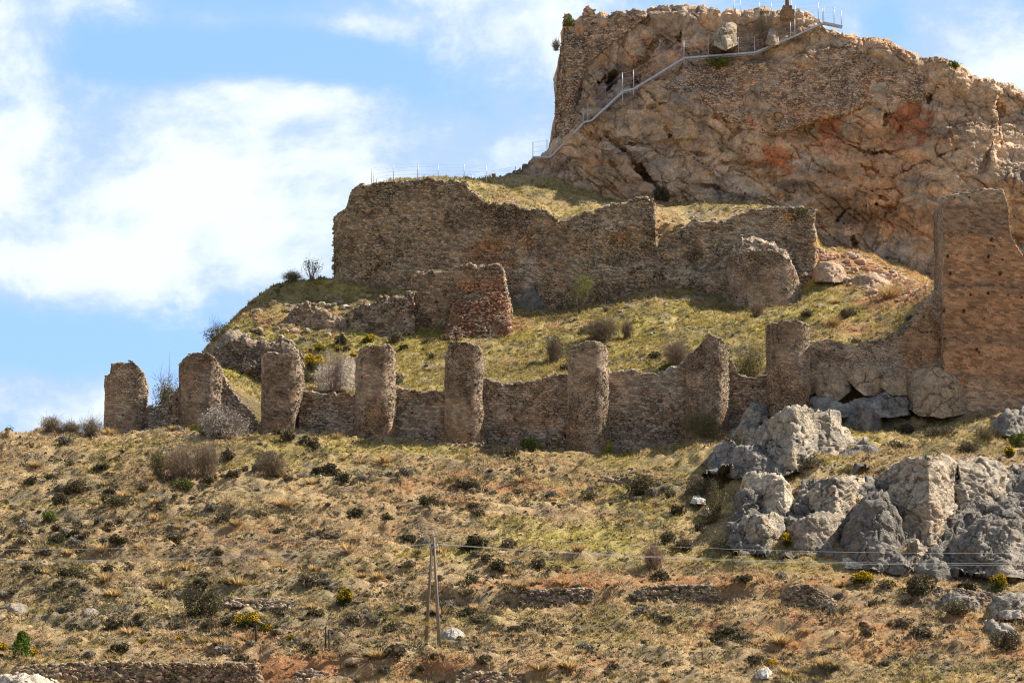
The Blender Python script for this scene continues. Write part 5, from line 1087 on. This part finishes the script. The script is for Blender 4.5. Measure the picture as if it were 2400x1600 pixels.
# px centre, py of the foot, width px, height px, kind, where, label
FG, MID = (196, 259.5), (264.5, 290)
PL = [
 (424, 1124, 82, 74, 'pink', FG, "pinkish bare bush in the middle of the clump on the upper left slope"),
 (372, 1124, 50, 70, 'olive', FG, "olive bush at the left of the bare pinkish bush"),
 (484, 1120, 64, 82, 'bare', FG, "tall dark bare bush at the right of the pinkish bush"),
 (427, 1148, 66, 26, 'green', FG, "low bright green bush just below the pinkish bare bush"),
 (484, 1144, 40, 18, 'dark', FG, "low dark bush right of the bright green one"),
 (636, 1120, 70, 50, 'bare', FG, "lone bare twiggy bush right of the clump, under the third tower"),
 (142, 1190, 42, 38, 'dark', FG, "round dark green bush on the far left slope"),
 (178, 1164, 50, 34, 'dark', FG, "spreading dark bush up and right of the round dark green one"),
 (120, 1218, 42, 26, 'green', FG, "smooth olive-green cushion bush on the far left"),
 (276, 1188, 78, 28, 'dark', FG, "long low dark bush below the pinkish clump's left"),
 (72, 1124, 46, 20, 'dark', FG, "low dark bush near the left edge under the crest"),
 (806, 1136, 38, 26, 'dark', FG, "dark round bush alone on pale grass below the fourth tower"),
 (478, 1456, 96, 74, 'dark', FG, "big dark thicket low on the left of the slope"),
 (498, 1488, 66, 34, 'scrub', FG, "grey-brown scrub at the foot of the dark thicket, by red soil"),
 (578, 1480, 52, 34, 'gorse', FG, "gorse with yellow top beside the single short post"),
 (620, 1488, 34, 22, 'gorse', FG, "yellow gorse above the single short post"),
 (336, 1512, 26, 16, 'gorse', FG, "small gorse tuft in pale grass, left of the single post"),
 (424, 1512, 22, 16, 'gorse', FG, "tiny gorse in the scrub under the dark thicket"),
 (684, 1512, 30, 16, 'gorse', FG, "low yellow gorse between the single post and the twin posts"),
 (6, 1520, 26, 22, 'gorse', FG, "yellow gorse cut by the left edge"),
 (82, 1532, 24, 22, 'gorse', FG, "yellow gorse touching the green conifer"),
 (805, 1418, 40, 42, 'gorse', FG, "dark upright gorse left of the utility pole"),
 (1500, 1162, 86, 58, 'dark', FG, "large dark bush leaning right, beside the small stone patch"),
 (1650, 1156, 98, 52, 'scrub', FG, "large brown-green bush left below the grey slab"),
 (1592, 1204, 40, 26, 'dark', FG, "dark bush left of the small white boulder"),
 (1640, 1244, 28, 26, 'dark', FG, "small dark bush in the shade left of the cracked boulder"),
 (1670, 1215, 50, 90, 'olive', FG, "olive thicket growing against the bright boulder"),
 (1533, 1336, 54, 60, 'pink', FG, "bare reddish bush alone in yellow grass above the middle stone wall"),
 (1598, 1284, 62, 28, 'scrub', FG, "wide brown bush between red bare bush and rocks"),
 (1846, 1296, 34, 30, 'gorse', FG, "gorse at the foot of the cracked brown boulder"),
 (2018, 1372, 60, 34, 'gorse', FG, "wide yellow gorse under the sloping grey slab"),
 (2078, 1374, 38, 24, 'gorse', FG, "gorse right of the wide one, under the outcrop"),
 (2342, 1378, 46, 40, 'gorse', FG, "bright yellow gorse near the right edge under the rocks"),
 (2388, 1446, 40, 34, 'gorse', FG, "gorse cut by the right edge below the tan-grey boulder"),
 (2158, 1398, 84, 54, 'dark', FG, "black-green bush in front of the outcrop's dark cleft"),
 (2232, 1444, 106, 34, 'scrub', FG, "long olive scrub at the lower right"),
 (1952, 1440, 32, 24, 'grey', FG, "grey dome-shaped bush below the sloping stone wall"),
 (1966, 1398, 26, 18, 'grey', FG, "small grey cushion right of the sloping stone wall"),
 (2354, 1532, 76, 44, 'scrub', FG, "brown-green bush in the bottom right corner area"),
 (1952, 1584, 40, 20, 'dark', FG, "dark flat bush close to the bottom edge on the right"),
 (1806, 1560, 34, 20, 'gorse', FG, "small gorse above the white flat stone"),
 (1905, 1540, 30, 20, 'scrub', FG, "brown bush above and right of the small low gorse"),
 (464, 1018, 50, 34, 'lime', FG, "bright yellow-green bush left of the white blossom bush"),
 (522, 1028, 108, 74, 'blossom', (254, 257), "white blossoming bush in front of the second tower"),
 (1246, 1052, 60, 36, 'green', FG, "dark green bush at the foot of the longest wall length"),
 (1425, 1064, 30, 44, 'lime', FG, "upright yellow-green bush at the foot of the tall narrow tower"),
 (1466, 1069, 30, 12, 'gorse', FG, "low yellow flowers right of the upright yellow-green bush"),
 (1646, 1036, 112, 72, 'olive', FG, "olive-brown bush at the foot of the peaked tower"),
 (1876, 978, 22, 18, 'gorse', (247, 256), "yellow flowers on top of the big sunlit boulder"),
 (2362, 1078, 34, 26, 'gorse', FG, "bright gorse on the slope above the great dark rock"),
 (2386, 1058, 44, 44, 'green', FG, "green bush at right edge above the bright gorse"),
 (2320, 1030, 70, 36, 'olive', FG, "olive scrub below the square tower's right side"),
 (1835, 1176, 20, 18, 'gorse', (236, 241), "orange-yellow flowers on the bright sunlit boulder"),
 (1885, 1075, 60, 26, 'scrub', FG, "scrub on the shaded grass between the two rock groups"),
 (2120, 1010, 60, 26, 'scrub', FG, "dark scrub in the square tower's shadow"),
 (1990, 990, 46, 22, 'scrub', FG, "scrub right behind the big sunlit boulder in shade"),
 (2200, 1025, 80, 28, 'scrub', FG, "scrub at the shadow's edge below the square tower"),
 (508, 1032, 28, 16, 'dark', FG, "small dark bush on the crest below the blossom bush"),
 (648, 1022, 26, 16, 'dark', FG, "small dark bush at the foot of the third tower"),
 (120, 1024, 50, 32, 'bare', FG, "leftmost grey bare bush on the skyline"),
 (165, 1024, 50, 28, 'bare', FG, "middle grey bare bush on the skyline left of the towers"),
 (215, 1024, 60, 46, 'bare', FG, "tallest grey bare bush on the skyline, beside the leftmost tower"),
 (385, 945, 76, 76, 'olive', (264.3, 270), "olive-brown bush showing between the two leftmost towers"),
 (736, 874, 48, 40, 'gorse', MID, "bright gorse beside the third tower's crumbled flank"),
 (728, 898, 36, 32, 'olive', MID, "olive bush under the bright gorse by the third tower"),
 (790, 916, 92, 82, 'blossom', MID, "grey-white blossom bush above the wall between two towers"),
 (752, 832, 30, 18, 'gorse', MID, "gorse on the slope above the bright gorse"),
 (793, 826, 20, 16, 'gorse', MID, "dull gorse beside a dark bush on the slope above the towers"),
 (862, 808, 30, 22, 'gorse', MID, "gorse above the tower with orange stained foot"),
 (828, 842, 18, 12, 'gorse', MID, "tiny gorse touching the left of the orange-footed tower"),
 (800, 815, 34, 28, 'dark', MID, "dark bush between the gorses on the middle slope"),
 (925, 805, 34, 28, 'scrub', MID, "brown bush above and right of the orange-footed tower"),
 (932, 906, 30, 26, 'grey', (264.3, 268), "grey cushion on the wall right of the orange-footed tower"),
 (1298, 844, 40, 56, 'bare', MID, "bare little bush with a green foot on the middle slope"),
 (1410, 804, 84, 52, 'bare', MID, "wide bare thicket on the middle slope above the narrow tower"),
 (1469, 792, 28, 40, 'bare', MID, "narrow bare bush right of the wide thicket"),
 (1586, 860, 66, 62, 'bare', MID, "grey bare bush just left of the peaked tower"),
 (1560, 872, 36, 18, 'green', (264.2, 267), "dark green bush hanging over the mossy wall length"),
 (1760, 894, 76, 78, 'olive', (262.8, 266), "bush hanging over the wall left of the highest round tower"),
 (1775, 740, 40, 36, 'bare', MID, "bare shrub at the foot of the round buttress"),
 (510, 800, 66, 48, 'olive', (272, 290), "bush on the left edge of the hill against the sky"),
 (686, 662, 46, 22, 'bare', (284, 290.5), "low bare twigs on the skyline beside the small tree"),
 (1330, 60, 24, 24, 'green', 'cliff', "round green bush between the two horns of the castle wall"),
 (1680, 155, 56, 26, 'green', 'cliff', "green bush under the walkway on the great rock"),
 (2238, 160, 36, 20, 'green', 'cliff', "green bush on the right skyline of the great rock"),
 (1550, 470, 40, 36, 'dark', 'cliff', "dark green bush at the foot of the great rock"),
 (1883, 505, 24, 18, 'green', 'upper', "small green bush on the top of the lower rubble wall"),
 (1789, 88, 34, 54, 'bare', 'cliff', "bare twiggy bush beside the walkway near the summit"),
 (1787, 34, 20, 12, 'scrub', 'cliff', "brown grass bush on the summit left of the stepped pedestal"),
 (1570, 323, 12, 14, 'dark', 'cliff', "tiny dark plant growing out of the rock face"),
 (1303, 118, 18, 26, 'bare', 'cliffedge', "bare twigs sticking out of the castle wall's left edge"),
 (1905, 1100, 70, 30, 'scrub', FG, "scrub growing along the top of the dark bedrock"),
 (2010, 1062, 60, 26, 'green', FG, "green-brown bush above the great pale rock's left side"),
 (1985, 1110, 36, 24, 'olive', FG, "olive plant in the joint left of the great pale rock"),
 (1850, 1110, 40, 24, 'olive', FG, "olive plant between the two groups of rocks"),
 (2105, 1050, 60, 24, 'scrub', FG, "scrub on the ground behind the great pale rock"),
 (2270, 1060, 60, 24, 'scrub', FG, "scrub on the ground behind the great dark rock"),
 (1700, 1290, 70, 34, 'olive', FG, "dark olive scrub under the cracked brown boulder"),
 (1950, 770, 60, 30, 'tussock', MID, "orange dry grass clump right of the highest round tower"),
 (2085, 700, 80, 40, 'tussock', MID, "large orange grass clump below the scree"),
 (1990, 740, 50, 26, 'scrub', MID, "grey-brown scrub in the orange grass below the scree"),
]
for k, (px, py, wp, hp, kind, where, lab) in enumerate(PL):
    if kind is None: continue
    if where == 'cliff': loc = P(px, py, cliff_Y(px, py, 0) - 0.9)
    elif where == 'cliffedge': loc = P(px, py, 309.0)
    elif where == 'upper': loc = P(px, py, YU + 0.9)
    else: loc = hit(px, py, *where)
    if kind == 'gorse' and 'boulder' in lab and where != FG: loc = P(px, py, {1876: 253.2, 1835: 238.9}[px])
    mpp = loc[1] / F
    sc_ = 1.25 if kind in ('bare', 'pink', 'blossom', 'olive') else 1.1
    bush(kind, loc, wp * mpp * sc_, hp * mpp * 1.04, lab, 2000 + k * 7)


def tree(name, label, cat, px, py, wp, hp, rng_, kind, seed, ycut=None):
    loc = hit(px, py, *rng_) if ycut is None else P(px, py, ycut); mpp = loc[1] / F; W_, H = wp * mpp, hp * mpp; r = np.random.default_rng(seed)
    e = empty(name, loc); tag(e, label, cat)
    tr, cr = MB(), MB()
    if kind == 'conifer':
        tr.tube(loc - [0, 0, .1], loc + [0, 0, H * .8], 0.09, 0.03, 7, (0.12, .085, .06)); n = 1500; t = r.uniform(0, 1, n) ** 0.8; a = r.uniform(0, 2 * np.pi, n); rad = W_ / 2 * (1 - t) ** 0.55 * (1.0 + 0.4 * vn(np.stack([np.cos(a) * 1.6, np.sin(a) * 1.6, t * 4], -1), seed)) * r.uniform(0.5, 1.05, n) * (1 + 0.25 * np.sin(a * 5 + t * 9))
        p = np.stack([np.cos(a) * rad, np.sin(a) * rad, 0.05 * H + t * H * .97], 1); v, q = leaf_quads(p, r.uniform(.05, .11, n), r); cr.add(v + loc, q, None, np.repeat(col_var(n, (0.085, 0.14, 0.025), r, 0.4, (0.16, 0.21, 0.03), .25), 4, 0))
    else:
        tips = []
        for i in range(9):
            a = r.uniform(0, 2 * np.pi); f = r.uniform(0.35, 1.0); m1 = loc + np.array([np.cos(a) * W_ * .14, np.sin(a) * W_ * .14, H * .35]); tp = loc + np.array([np.cos(a) * W_ * .45 * f, np.sin(a) * W_ * .45 * f, H * r.uniform(.62, .98)])
            tr.tube(loc + r.normal(size=3) * [.05, .05, 0], m1, 0.05, 0.035, 5, (0.15, .12, .09)); tr.tube(m1, tp, 0.035, 0.012, 5, (0.17, .135, .1)); tips.append(tp); tips.append((tp + m1) / 2 + r.normal(size=3) * .15)
        n = 900 if kind == 'lime' else 420; k = r.integers(0, len(tips), n); p = np.array(tips)[k] + r.normal(size=(n, 3)) * np.array([W_ * .13, W_ * .13, H * .11]); v, q = leaf_quads(p, r.uniform(.04, .085, n), r)
        cr.add(v, q, None, np.repeat(col_var(n, (0.24, 0.27, 0.045) if kind == 'lime' else (0.20, 0.20, 0.14), r, .35), 4, 0))
        twig_lines(tr, W_ * .5, W_ * .5, H, 22, r, (0.17, .14, .11), .016, .05, loc)
    tr.build('trunk', M_TWIG, e); cr.build('crown', M_LEAF, e); return e


tree("conifer", "small dense green conifer in the bottom left corner", "tree", 50, 1538, 58, 62, FG, 'conifer', 3001)
tree("small_tree", "young yellow-green tree standing against the upper wall", "tree", 1358, 742, 72, 100, (283, 287.5), 'lime', 3002)
tree("small_tree", "thin grey-green tree on the skyline left of the upper wall", "tree", 730, 660, 48, 52, (284, 290.4), 'sparse', 3003)

# repeated low bushes of the foreground: individuals sharing a few shapes
protos = {}
for kind, wh in (('dark', [(1.0, .55), (1.3, .6), (.8, .5)]), ('scrub', [(1.0, .45), (1.4, .5), (.7, .4)]), ('grey', [(.8, .4), (1.0, .45)]), ('tussock', [(.9, .45), (1.1, .5)])):
    protos[kind] = []
    for k, (a, b) in enumerate(wh):
        fo, stem, _ = mk_bush(kind, a, b, 4000 + k + len(kind) * 10)
        for nm_, mb_, mt_ in (('f', fo, M_LEAF if kind != 'tussock' else M_GRASS),):
            me = mesh_data("low_bush", np.concatenate(mb_.v), np.concatenate(mb_.q) if mb_.q else None, np.concatenate(mb_.t) if mb_.t else None, np.concatenate(mb_.c)); me.materials.append(mt_)
        protos[kind].append(me)
REP = {'dark': ("dark_bush", "low dark green bush scattered on the dry foreground slope", "bush", "dark bushes scattered on the foreground slope"),
       'scrub': ("scrub_bush", "low brown scrub bush scattered on the dry foreground slope", "bush", "brown scrub scattered on the foreground slope"),
       'grey': ("grey_bush", "low grey cushion bush scattered on the dry foreground slope", "bush", "grey cushions scattered on the foreground slope"),
       'tussock': ("grass_tussock", "straw-coloured grass tussock scattered on the dry foreground slope", "grass tuft", "straw tussocks on the foreground slope")}
r = np.random.default_rng(4100); cnt = {'dark': 100, 'scrub': 280, 'grey': 150, 'tussock': 200}


def fg_density(px, py):
    return 0.35 + mask(px, py, [(250, 1300, 450, 180, .8), (700, 1400, 300, 120, .7), (1150, 1150, 300, 60, .5), (150, 1130, 200, 70, .4), (1100, 1450, 250, 80, .5), (2000, 1520, 350, 80, .6), (1250, 1500, 300, 50, .3)]) - mask(px, py, [(1500, 1080, 250, 40, .3), (1600, 1320, 250, 40, .25), (1100, 1060, 500, 25, .25)])


def in_rocks(px, py): return (px > 1690) & (py < 1350) & (py > 930)


for kind, n in cnt.items():
    k = 0
    while k < n:
        px = r.uniform(-20, 2420); Y = 197 + 61 * r.uniform() ; z = float(terrain(np.array([px]), np.array([Y]))[0]); x = float(ground_x(px, Y, z)); py = float(proj(np.array([x, Y, z]))[1])
        if in_rocks(px, py) or py > 1605 or r.uniform() > fg_density(px, py) * (1.0 if kind != 'tussock' else 0.9) * (0.12 + 1.3 * ss(fbm(np.array([[x / 5.0, Y / 3.5, 3.3]]), 4200 + (kind == 'tussock'), 3)[0], -0.15, 0.35)): continue
        me = protos[kind][r.integers(0, len(protos[kind]))]; o = bpy.data.objects.new(REP[kind][0], me); COL.objects.link(o)
        s = 0.5 + 1.4 * r.uniform() ** 2.0; o.location = (x, Y, z - 0.03); o.rotation_euler = (0, 0, r.uniform(0, 6.28)); o.scale = (s * r.uniform(.85, 1.25), s, s * r.uniform(.75, 1.15))
        tag(o, REP[kind][1], REP[kind][2], REP[kind][3]); k += 1

r = np.random.default_rng(4300); k = 0
while k < 90:
    px, py = r.uniform(500, 2180), r.uniform(660, 900)
    b = hit(px, py, 264.5, 290)
    if abs(proj(b)[1] - py) > 10 or (px < 1000 and r.uniform() < 0.2): continue
    kind = ('scrub', 'grey', 'tussock', 'dark')[int(r.choice(4, p=[.4, .25, .25, .1]))]; me = protos[kind][r.integers(0, len(protos[kind]))]; o = bpy.data.objects.new(REP[kind][0], me); COL.objects.link(o)
    s_ = 0.45 + 0.9 * r.uniform() ** 2; o.location = b - [0, 0, .03]; o.rotation_euler = (0, 0, r.uniform(0, 6.28)); o.scale = (s_ * r.uniform(.9, 1.3), s_, s_)
    tag(o, REP[kind][1].replace('dry foreground slope', 'green slope between the two walls'), REP[kind][2], REP[kind][3].replace('foreground slope', 'slope between the two walls')); k += 1

# ------------------------------------------------------------------ ground cover nobody could count
def cover(name, n, y0, y1, x0, x1, seed, kind):
    r = np.random.default_rng(seed); px = r.uniform(x0, x1, n); Y = y0 + (y1 - y0) * r.uniform(size=n); z = terrain(px, Y); x = ground_x(px, Y, z); _, py = proj(np.stack([x, Y, z], -1))
    q = np.stack([x, Y, z], -1); nzv = fbm(q / 1.8, seed, 3)
    keep = (nzv + 0.5 * fbm(q / 6, seed + 2, 2) > r.uniform(-1.0, 0.35, n) if kind == 'grass' else (nzv > r.uniform(-.5, .6, n)) & (r.uniform(size=n) < 0.15 + 0.75 * fg_density(px, py) if y0 < 200 else r.uniform(size=n) < 0.6))
    keep &= ~((px > 1690) & (py < 1345) & (py > 1120) & (Y < 258)) if kind == 'scrub' else np.ones(n, bool)
    px, Y, z, x, q = px[keep], Y[keep], z[keep], x[keep], q[keep]; m = len(px)
    base = ground_col(px, Y, z, x)
    if kind == 'grass':
        nb = 6; a = r.uniform(0, 2 * np.pi, (m, nb)); h = r.uniform(0.14, 0.34, (m, 1)) * r.uniform(.6, 1.2, (m, nb)); sp = r.uniform(.05, .22, (m, nb)); b0 = q[:, None, :] + np.stack([np.cos(a) * .04, np.sin(a) * .04, 0 * a - .03], -1)
        tp = b0 + np.stack([np.cos(a) * sp, np.sin(a) * sp, h], -1); sdv = np.stack([-np.sin(a), np.cos(a), 0 * a], -1) * 0.032
        v = np.stack([b0 - sdv, b0 + sdv, tp], 2).reshape(-1, 3)
        straw = np.array([0.66, 0.48, 0.26]); grn = np.array([0.46, 0.365, 0.10]); gsel = (base[:, 1] / base[:, 0] > 0.735).astype(float)[:, None]
        c = (base * 0.45 + 0.55 * (straw * (1 - gsel) + grn * gsel)) * r.uniform(.7, 1.25, (m, 1)); c = np.repeat(c, nb * 3, 0)
        return obj(name, v, None, np.arange(len(v)).reshape(-1, 3), c, M_GRASS, None, False, (0, 225, 10))
    nb = 30; s = (.09 + .42 * r.uniform(size=(m, 1, 1)) ** 2.2); u = r.normal(size=(m, nb, 3)); u /= np.linalg.norm(u, axis=2, keepdims=True); u[..., 2] = np.abs(u[..., 2]) * .85
    p = (q[:, None, :] + u * s * r.uniform(.6, 1, (m, nb, 1))).reshape(-1, 3); v, qd = leaf_quads(p, r.uniform(.04, .085, m * nb), r)
    pal = np.array([[.21, .165, .105], [.12, .115, .06], [.26, .205, .14], [.29, .25, .19], [.20, .18, .07]]); c = pal[r.integers(0, 5, m)] * r.uniform(.7, 1.3, (m, 1)); c = np.repeat(np.repeat(c, nb, 0) * r.uniform(.7, 1.3, (m * nb, 1)), 4, 0)
    return obj(name, v, qd, None, c, M_LEAF, None, False, (0, 225, 10))


tag(cover("dry_grass", 84000, 195.5, 259.8, -320, 2780, 5001, 'grass'), "dry straw and green grass covering the foreground slope", "grass", None, "stuff")
tag(cover("green_grass", 40000, 264.3, 291.0, 470, 2780, 5002, 'grass'), "yellow-green grass on the slope between the curtain wall and upper wall", "grass", None, "stuff")
tag(cover("terrace_grass", 7000, 294.0, 307.0, 840, 2190, 5003, 'grass'), "dry grass on the terrace under the great rock", "grass", None, "stuff")
tag(cover("low_scrub", 36000, 195.5, 258.0, -320, 2780, 5004, 'scrub'), "low brown scrub and herbs covering the foreground slope", "scrub", None, "stuff")
tag(cover("slope_herbs", 5500, 264.5, 291.0, 480, 2210, 5005, 'scrub'), "small herbs and cushions dotted over the middle slope", "scrub", None, "stuff")
r = np.random.default_rng(5100); n = 1500; px = r.uniform(-20, 2420, n); Y = r.uniform(196, 290, n); Y = np.where((Y > 259) & (Y < 265), 240, Y); px = np.where(Y > 260, r.uniform(560, 2180, n), px); z = terrain(px, Y)
mb = MB(); stones(mb, np.stack([ground_x(px, Y, z), Y, z + .02], -1), 0.05 + 0.13 * r.uniform(size=n) ** 3, (0.48, 0.42, 0.34), .6, .3, 5101)
tag(mb.build("loose_stones", M_STONE, None, False, (0, 225, 10)), "small pale stones strewn over the slopes", "stones", None, "stuff")

# ------------------------------------------------------------------ utility pole with its wires
WOODC = (0.23, 0.17, 0.13); YP = gy(1014, 1528)
foot_l, foot_r = P(996, 1528, YP), P(1031, 1530, YP)
topp = P(1014.5, 1262, YP)
e = empty("utility_pole", (foot_l + foot_r) / 2); tag(e, "two-legged wooden utility pole standing on the dry slope", "utility pole")
mb = MB(); mb.tube(foot_l - [0, 0, .3], topp + [-0.05, 0, -0.35], 0.115, 0.085, 10, WOODC); mb.build("pole_leg", M_WOOD, e, True)
mb = MB(); mb.tube(foot_r - [0, 0, .3], topp + [0.06, 0, 0.1], 0.125, 0.085, 10, (0.27, .23, .20)); mb.build("pole_leg", M_WOOD, e, True)
cap = P(1015.5, 1254, YP)
mb = MB(); mb.tube(topp + [0.05, 0, 0.05], cap, 0.025, 0.025, 6, (.3, .3, .3)); pin = mb.build("top_pin", M_STEEL, e)
a_l, a_r = P(1008, 1283, YP) - [0, .12, 0], P(1025, 1283, YP) - [0, .12, 0]
mb = MB(); mb.box(np.minimum(a_l, a_r) - [.05, .04, .04], np.maximum(a_l, a_r) + [.05, .04, .04], (.35, .33, .30)); arm = mb.build("crossarm", M_STEEL, e)


def insulator(at, par):
    mb = MB()
    for k in range(4): mb.tube(at + [0, 0, .05 * k], at + [0, 0, .05 * k + .035], 0.085 - .012 * k, 0.05, 10, (.75, .76, .74))
    mb.tube(at, at + [0, 0, .2], .035, .035, 8, (.7, .7, .68)); return mb.build("insulator", M_PLAIN, par, True)


insulator(cap, pin); insulator(a_l + [0, 0, .05], arm); insulator(a_r + [0, 0, .05], arm)
sg = P(1002.5, 1461, YP) - [0, .14, 0]; mb = MB(); mb.box(sg - [.12, .012, .1], sg + [.12, .012, .1], (.75, .55, .02)); mb.build("warning_plate", M_PLAIN, e)


def wire(a, b, sag, label, rad=0.012, n=40):
    t = np.linspace(0, 1, n)[:, None]; pts = a + (b - a) * t; pts[:, 2] -= (4 * sag * t * (1 - t))[:, 0]
    mb = MB(); mb.poly(pts, rad, 5, (.8, .8, .78)); o = mb.build("power_line", M_WIRE); tag(o, label, "power line", "wires of the power line")


wire(cap + [0, 0, .2], P(-1000, 1246, YP - 2), 1.12, "top wire running left from the pole's tip", 0.012)
wire(a_l + [0, 0, .25], P(-1000, 1276, YP - 2), 1.08, "lower wire running left from the pole, brighter one", 0.014)
wire(a_l + [.1, -.1, .2], P(-1000, 1279, YP - 4), 1.08, "third wire running left, close under the lower one", 0.008)
wire(cap + [0, 0, .2], P(3500, 1250, YP - 2), 1.3, "top wire running right from the pole's tip", 0.006)
wire(a_r + [0, 0, .25], P(3500, 1276, YP - 2), 1.22, "lower wire running right from the pole", 0.0065)
wire(a_r + [.1, -.1, .2], P(3500, 1282, YP - 4), 1.22, "third wire running right, just under the lower one", 0.008)

# posts beside the pole
def post(px, py, hp, wd, label, col=(.07, .06, .05), name="short_post", group=None):
    b = hit(px, py); h = hp * b[1] / F; e = empty(name, b); tag(e, label, "post", group)
    mb = MB(); mb.tube(b - [0, 0, .3], b + [0, 0, h], wd, wd * .9, 8, col); mb.build("post", M_WOOD, e, True)
    mb = MB(); mb.tube(b + [0, 0, h], b + [0, 0, h + .05], wd * 1.25, wd * .8, 8, tuple(c * 1.4 for c in col)); mb.build("cap", M_WOOD, e, True)
    return e


post(600, 1522, 42, 0.075, "single short dark post above the red bank")
post(763, 1526, 54, 0.06, "left post of the dark twin pair", group="twin dark posts")
post(771, 1526, 52, 0.06, "right post of the dark twin pair", group="twin dark posts")
post(976, 1522, 26, 0.12, "stubby brown post just left of the utility pole", (.16, .11, .085))

# ------------------------------------------------------------------ walkway with cable railing on the great rock
STEEL = (0.55, 0.58, 0.66)


def pathp(px, up=0.0, fwd=0.75):
    py = ip(px, PATH); return P(px, py, cliff_Y(px, py + 8, 0) - fwd) + np.array([0, 0, up])


e = empty("walkway_railing", pathp(1290)); tag(e, "steel walkway with cable railing zigzagging up the great rock", "walkway")
seg = [pathp(a) for a, _ in PATH]
# keep the beam straight between its corner points
for k, (a, b) in enumerate(zip(seg[:-1], seg[1:])):
    mb = MB(); d = (b - a) / np.linalg.norm(b - a); n_ = np.array([-d[2], 0, d[0]]); n_ = n_ if n_[2] > 0 else -n_; w_ = np.array([0, 1.0, 0])
    for off in (0.0, 0.75):
        c8 = [p + n_ * s1 * .085 + w_ * (off + s2 * .03) for p in (a, b) for s1 in (-1, 1) for s2 in (-1, 1)]
        mb.add(np.array(c8), [[0, 1, 3, 2], [4, 6, 7, 5], [0, 4, 5, 1], [2, 3, 7, 6], [0, 2, 6, 4], [1, 5, 7, 3]], None, STEEL)
    m_ = max(2, int(np.linalg.norm(b - a) / .3))
    for i in range(m_):
        p = a + (b - a) * (i + .5) / m_; mb.box(p + [-.12, .03, -.02], p + [.12, .72, .02], (.45, .47, .52))
    mb.build("walkway_flight", M_STEEL, e)
POSTS = [(1249, 36), (1282, 42), (1290, 26), (1367, 38), (1378, 44), (1459, 46), (1485, 46), (1603, 42), (1660, 46), (1731, 40), (1769, 40), (1853, 42), (1863, 42), (1931, 40), (1955, 42), (1972, 38)]
tops = []
for px, hp in POSTS:
    a = pathp(px); h = hp * a[1] / F; mb = MB(); mb.tube(a - [0, 0, .12], a + [0, 0, h], .04, .035, 7, STEEL); mb.build("railing_post", M_STEEL, e, True); tops.append((a, h))
for f in (.35, .65, .97):
    mb = MB(); mb.poly([a + [0, 0, h * f] for a, h in tops], .009, 5, STEEL); mb.build("railing_cable", M_STEEL, e)
for px, ln in ((1603, 16), (1459, 26), (1485, 16), (1660, 10)):
    a = pathp(px); mb = MB(); mb.tube(a - [0, 0, ln * a[1] / F], a, .04, .04, 6, STEEL); mb.build("support_leg", M_STEEL, e)


def fence(name, label, pts, hs, wires, Yoff, rad=0.035):
    base = [P(a, b, y) for a, b, y in pts]; e = empty(name, base[0]); tag(e, label, "fence")
    for b, h in zip(base, hs):
        mb = MB(); mb.tube(b - [0, 0, .3], b + [0, 0, h * b[1] / F], rad, rad, 7, STEEL); mb.build("fence_post", M_STEEL, e, True)
    for f in wires:
        mb = MB(); mb.poly([b + [0, 0, h * b[1] / F * f] for b, h in zip(base, hs)], .008, 5, STEEL); mb.build("fence_wire", M_STEEL, e)
    return e


fence("wire_fence", "wire fence of tall steel posts along the upper wall's top", [(871, 428, 294.5), (922, 420, 295.5), (979, 418, 296), (1027, 419, 296), (1088, 420, 296.5), (1140, 422, 297)], [36, 34, 36, 35, 35, 34], (.3, .55, .8, .97), 0)
fence("wire_fence", "farther row of shorter posts behind the terrace fence", [(876, 426, 299), (882, 424, 303), (994, 420, 305), (1047, 420, 303), (1106, 420, 303), (1208, 400, 307)], [24, 14, 11, 16, 11, 10], (.5, .95), 0, 0.03)
fence("wire_fence", "wire fence around the summit beside the stepped pedestal", [(1720, 32, 311), (1735, 34, 313), (1780, 34, 311), (1808, 36, 311), (1854, 36, 310.6), (1864, 38, 312), (1918, 42, 310.6), (1928, 44, 311)], [34, 38, 30, 32, 36, 26, 38, 26], (.3, .65, .97), 0)

# stepped pedestal on the summit, its upper part out of the picture
c = P(1845, 33, 310.8); e = empty("stone_monument", c); tag(e, "brown stone monument on a stepped pedestal at the summit", "monument")
PC = (0.40, 0.25, 0.14)
for (hw, z0, z1, nm) in ((.68, -.6, .32, "lower_step"), (.47, .322, .78, "upper_step")):
    mb = MB(); mb.box(c + [-hw, -hw, z0], c + [hw, hw, z1 - .05], PC); mb.box(c + [-hw + .03, -hw + .03, z1 - .05], c + [hw - .03, hw - .03, z1], PC); mb.build(nm, M_STONE, e)
mb = MB(); mb.tube(c + [0, 0, .78], c + [0, 0, 2.6], .21, .17, 12, PC); mb.tube(c + [0, 0, 2.6], c + [0, 0, 2.75], .3, .3, 12, PC); mb.build("column", M_STONE, e, True)
# dark lamp-like box on the terrace beside the fence
b = P(1158, 420, 298); e = empty("floodlight", b); tag(e, "small brown floodlight box at the right end of the terrace fence", "floodlight")
mb = MB(); mb.tube(b - [0, 0, .2], b + [0, 0, .3], .05, .05, 6, (.2, .12, .07)); mb.build("stand", M_STEEL, e)
mb = MB(); v8 = np.array([[-.22, -.15, .25], [.12, -.15, .2], [.16, -.15, .52], [-.24, -.15, .5], [-.16, .15, .25], [.1, .15, .22], [.13, .15, .5], [-.18, .15, .48]]) + b
mb.add(v8, [[0, 1, 2, 3], [5, 4, 7, 6], [4, 0, 3, 7], [1, 5, 6, 2], [3, 2, 6, 7], [4, 5, 1, 0]], None, (.22, .12, .06)); mb.build("lamp_housing", M_PLAIN, e)
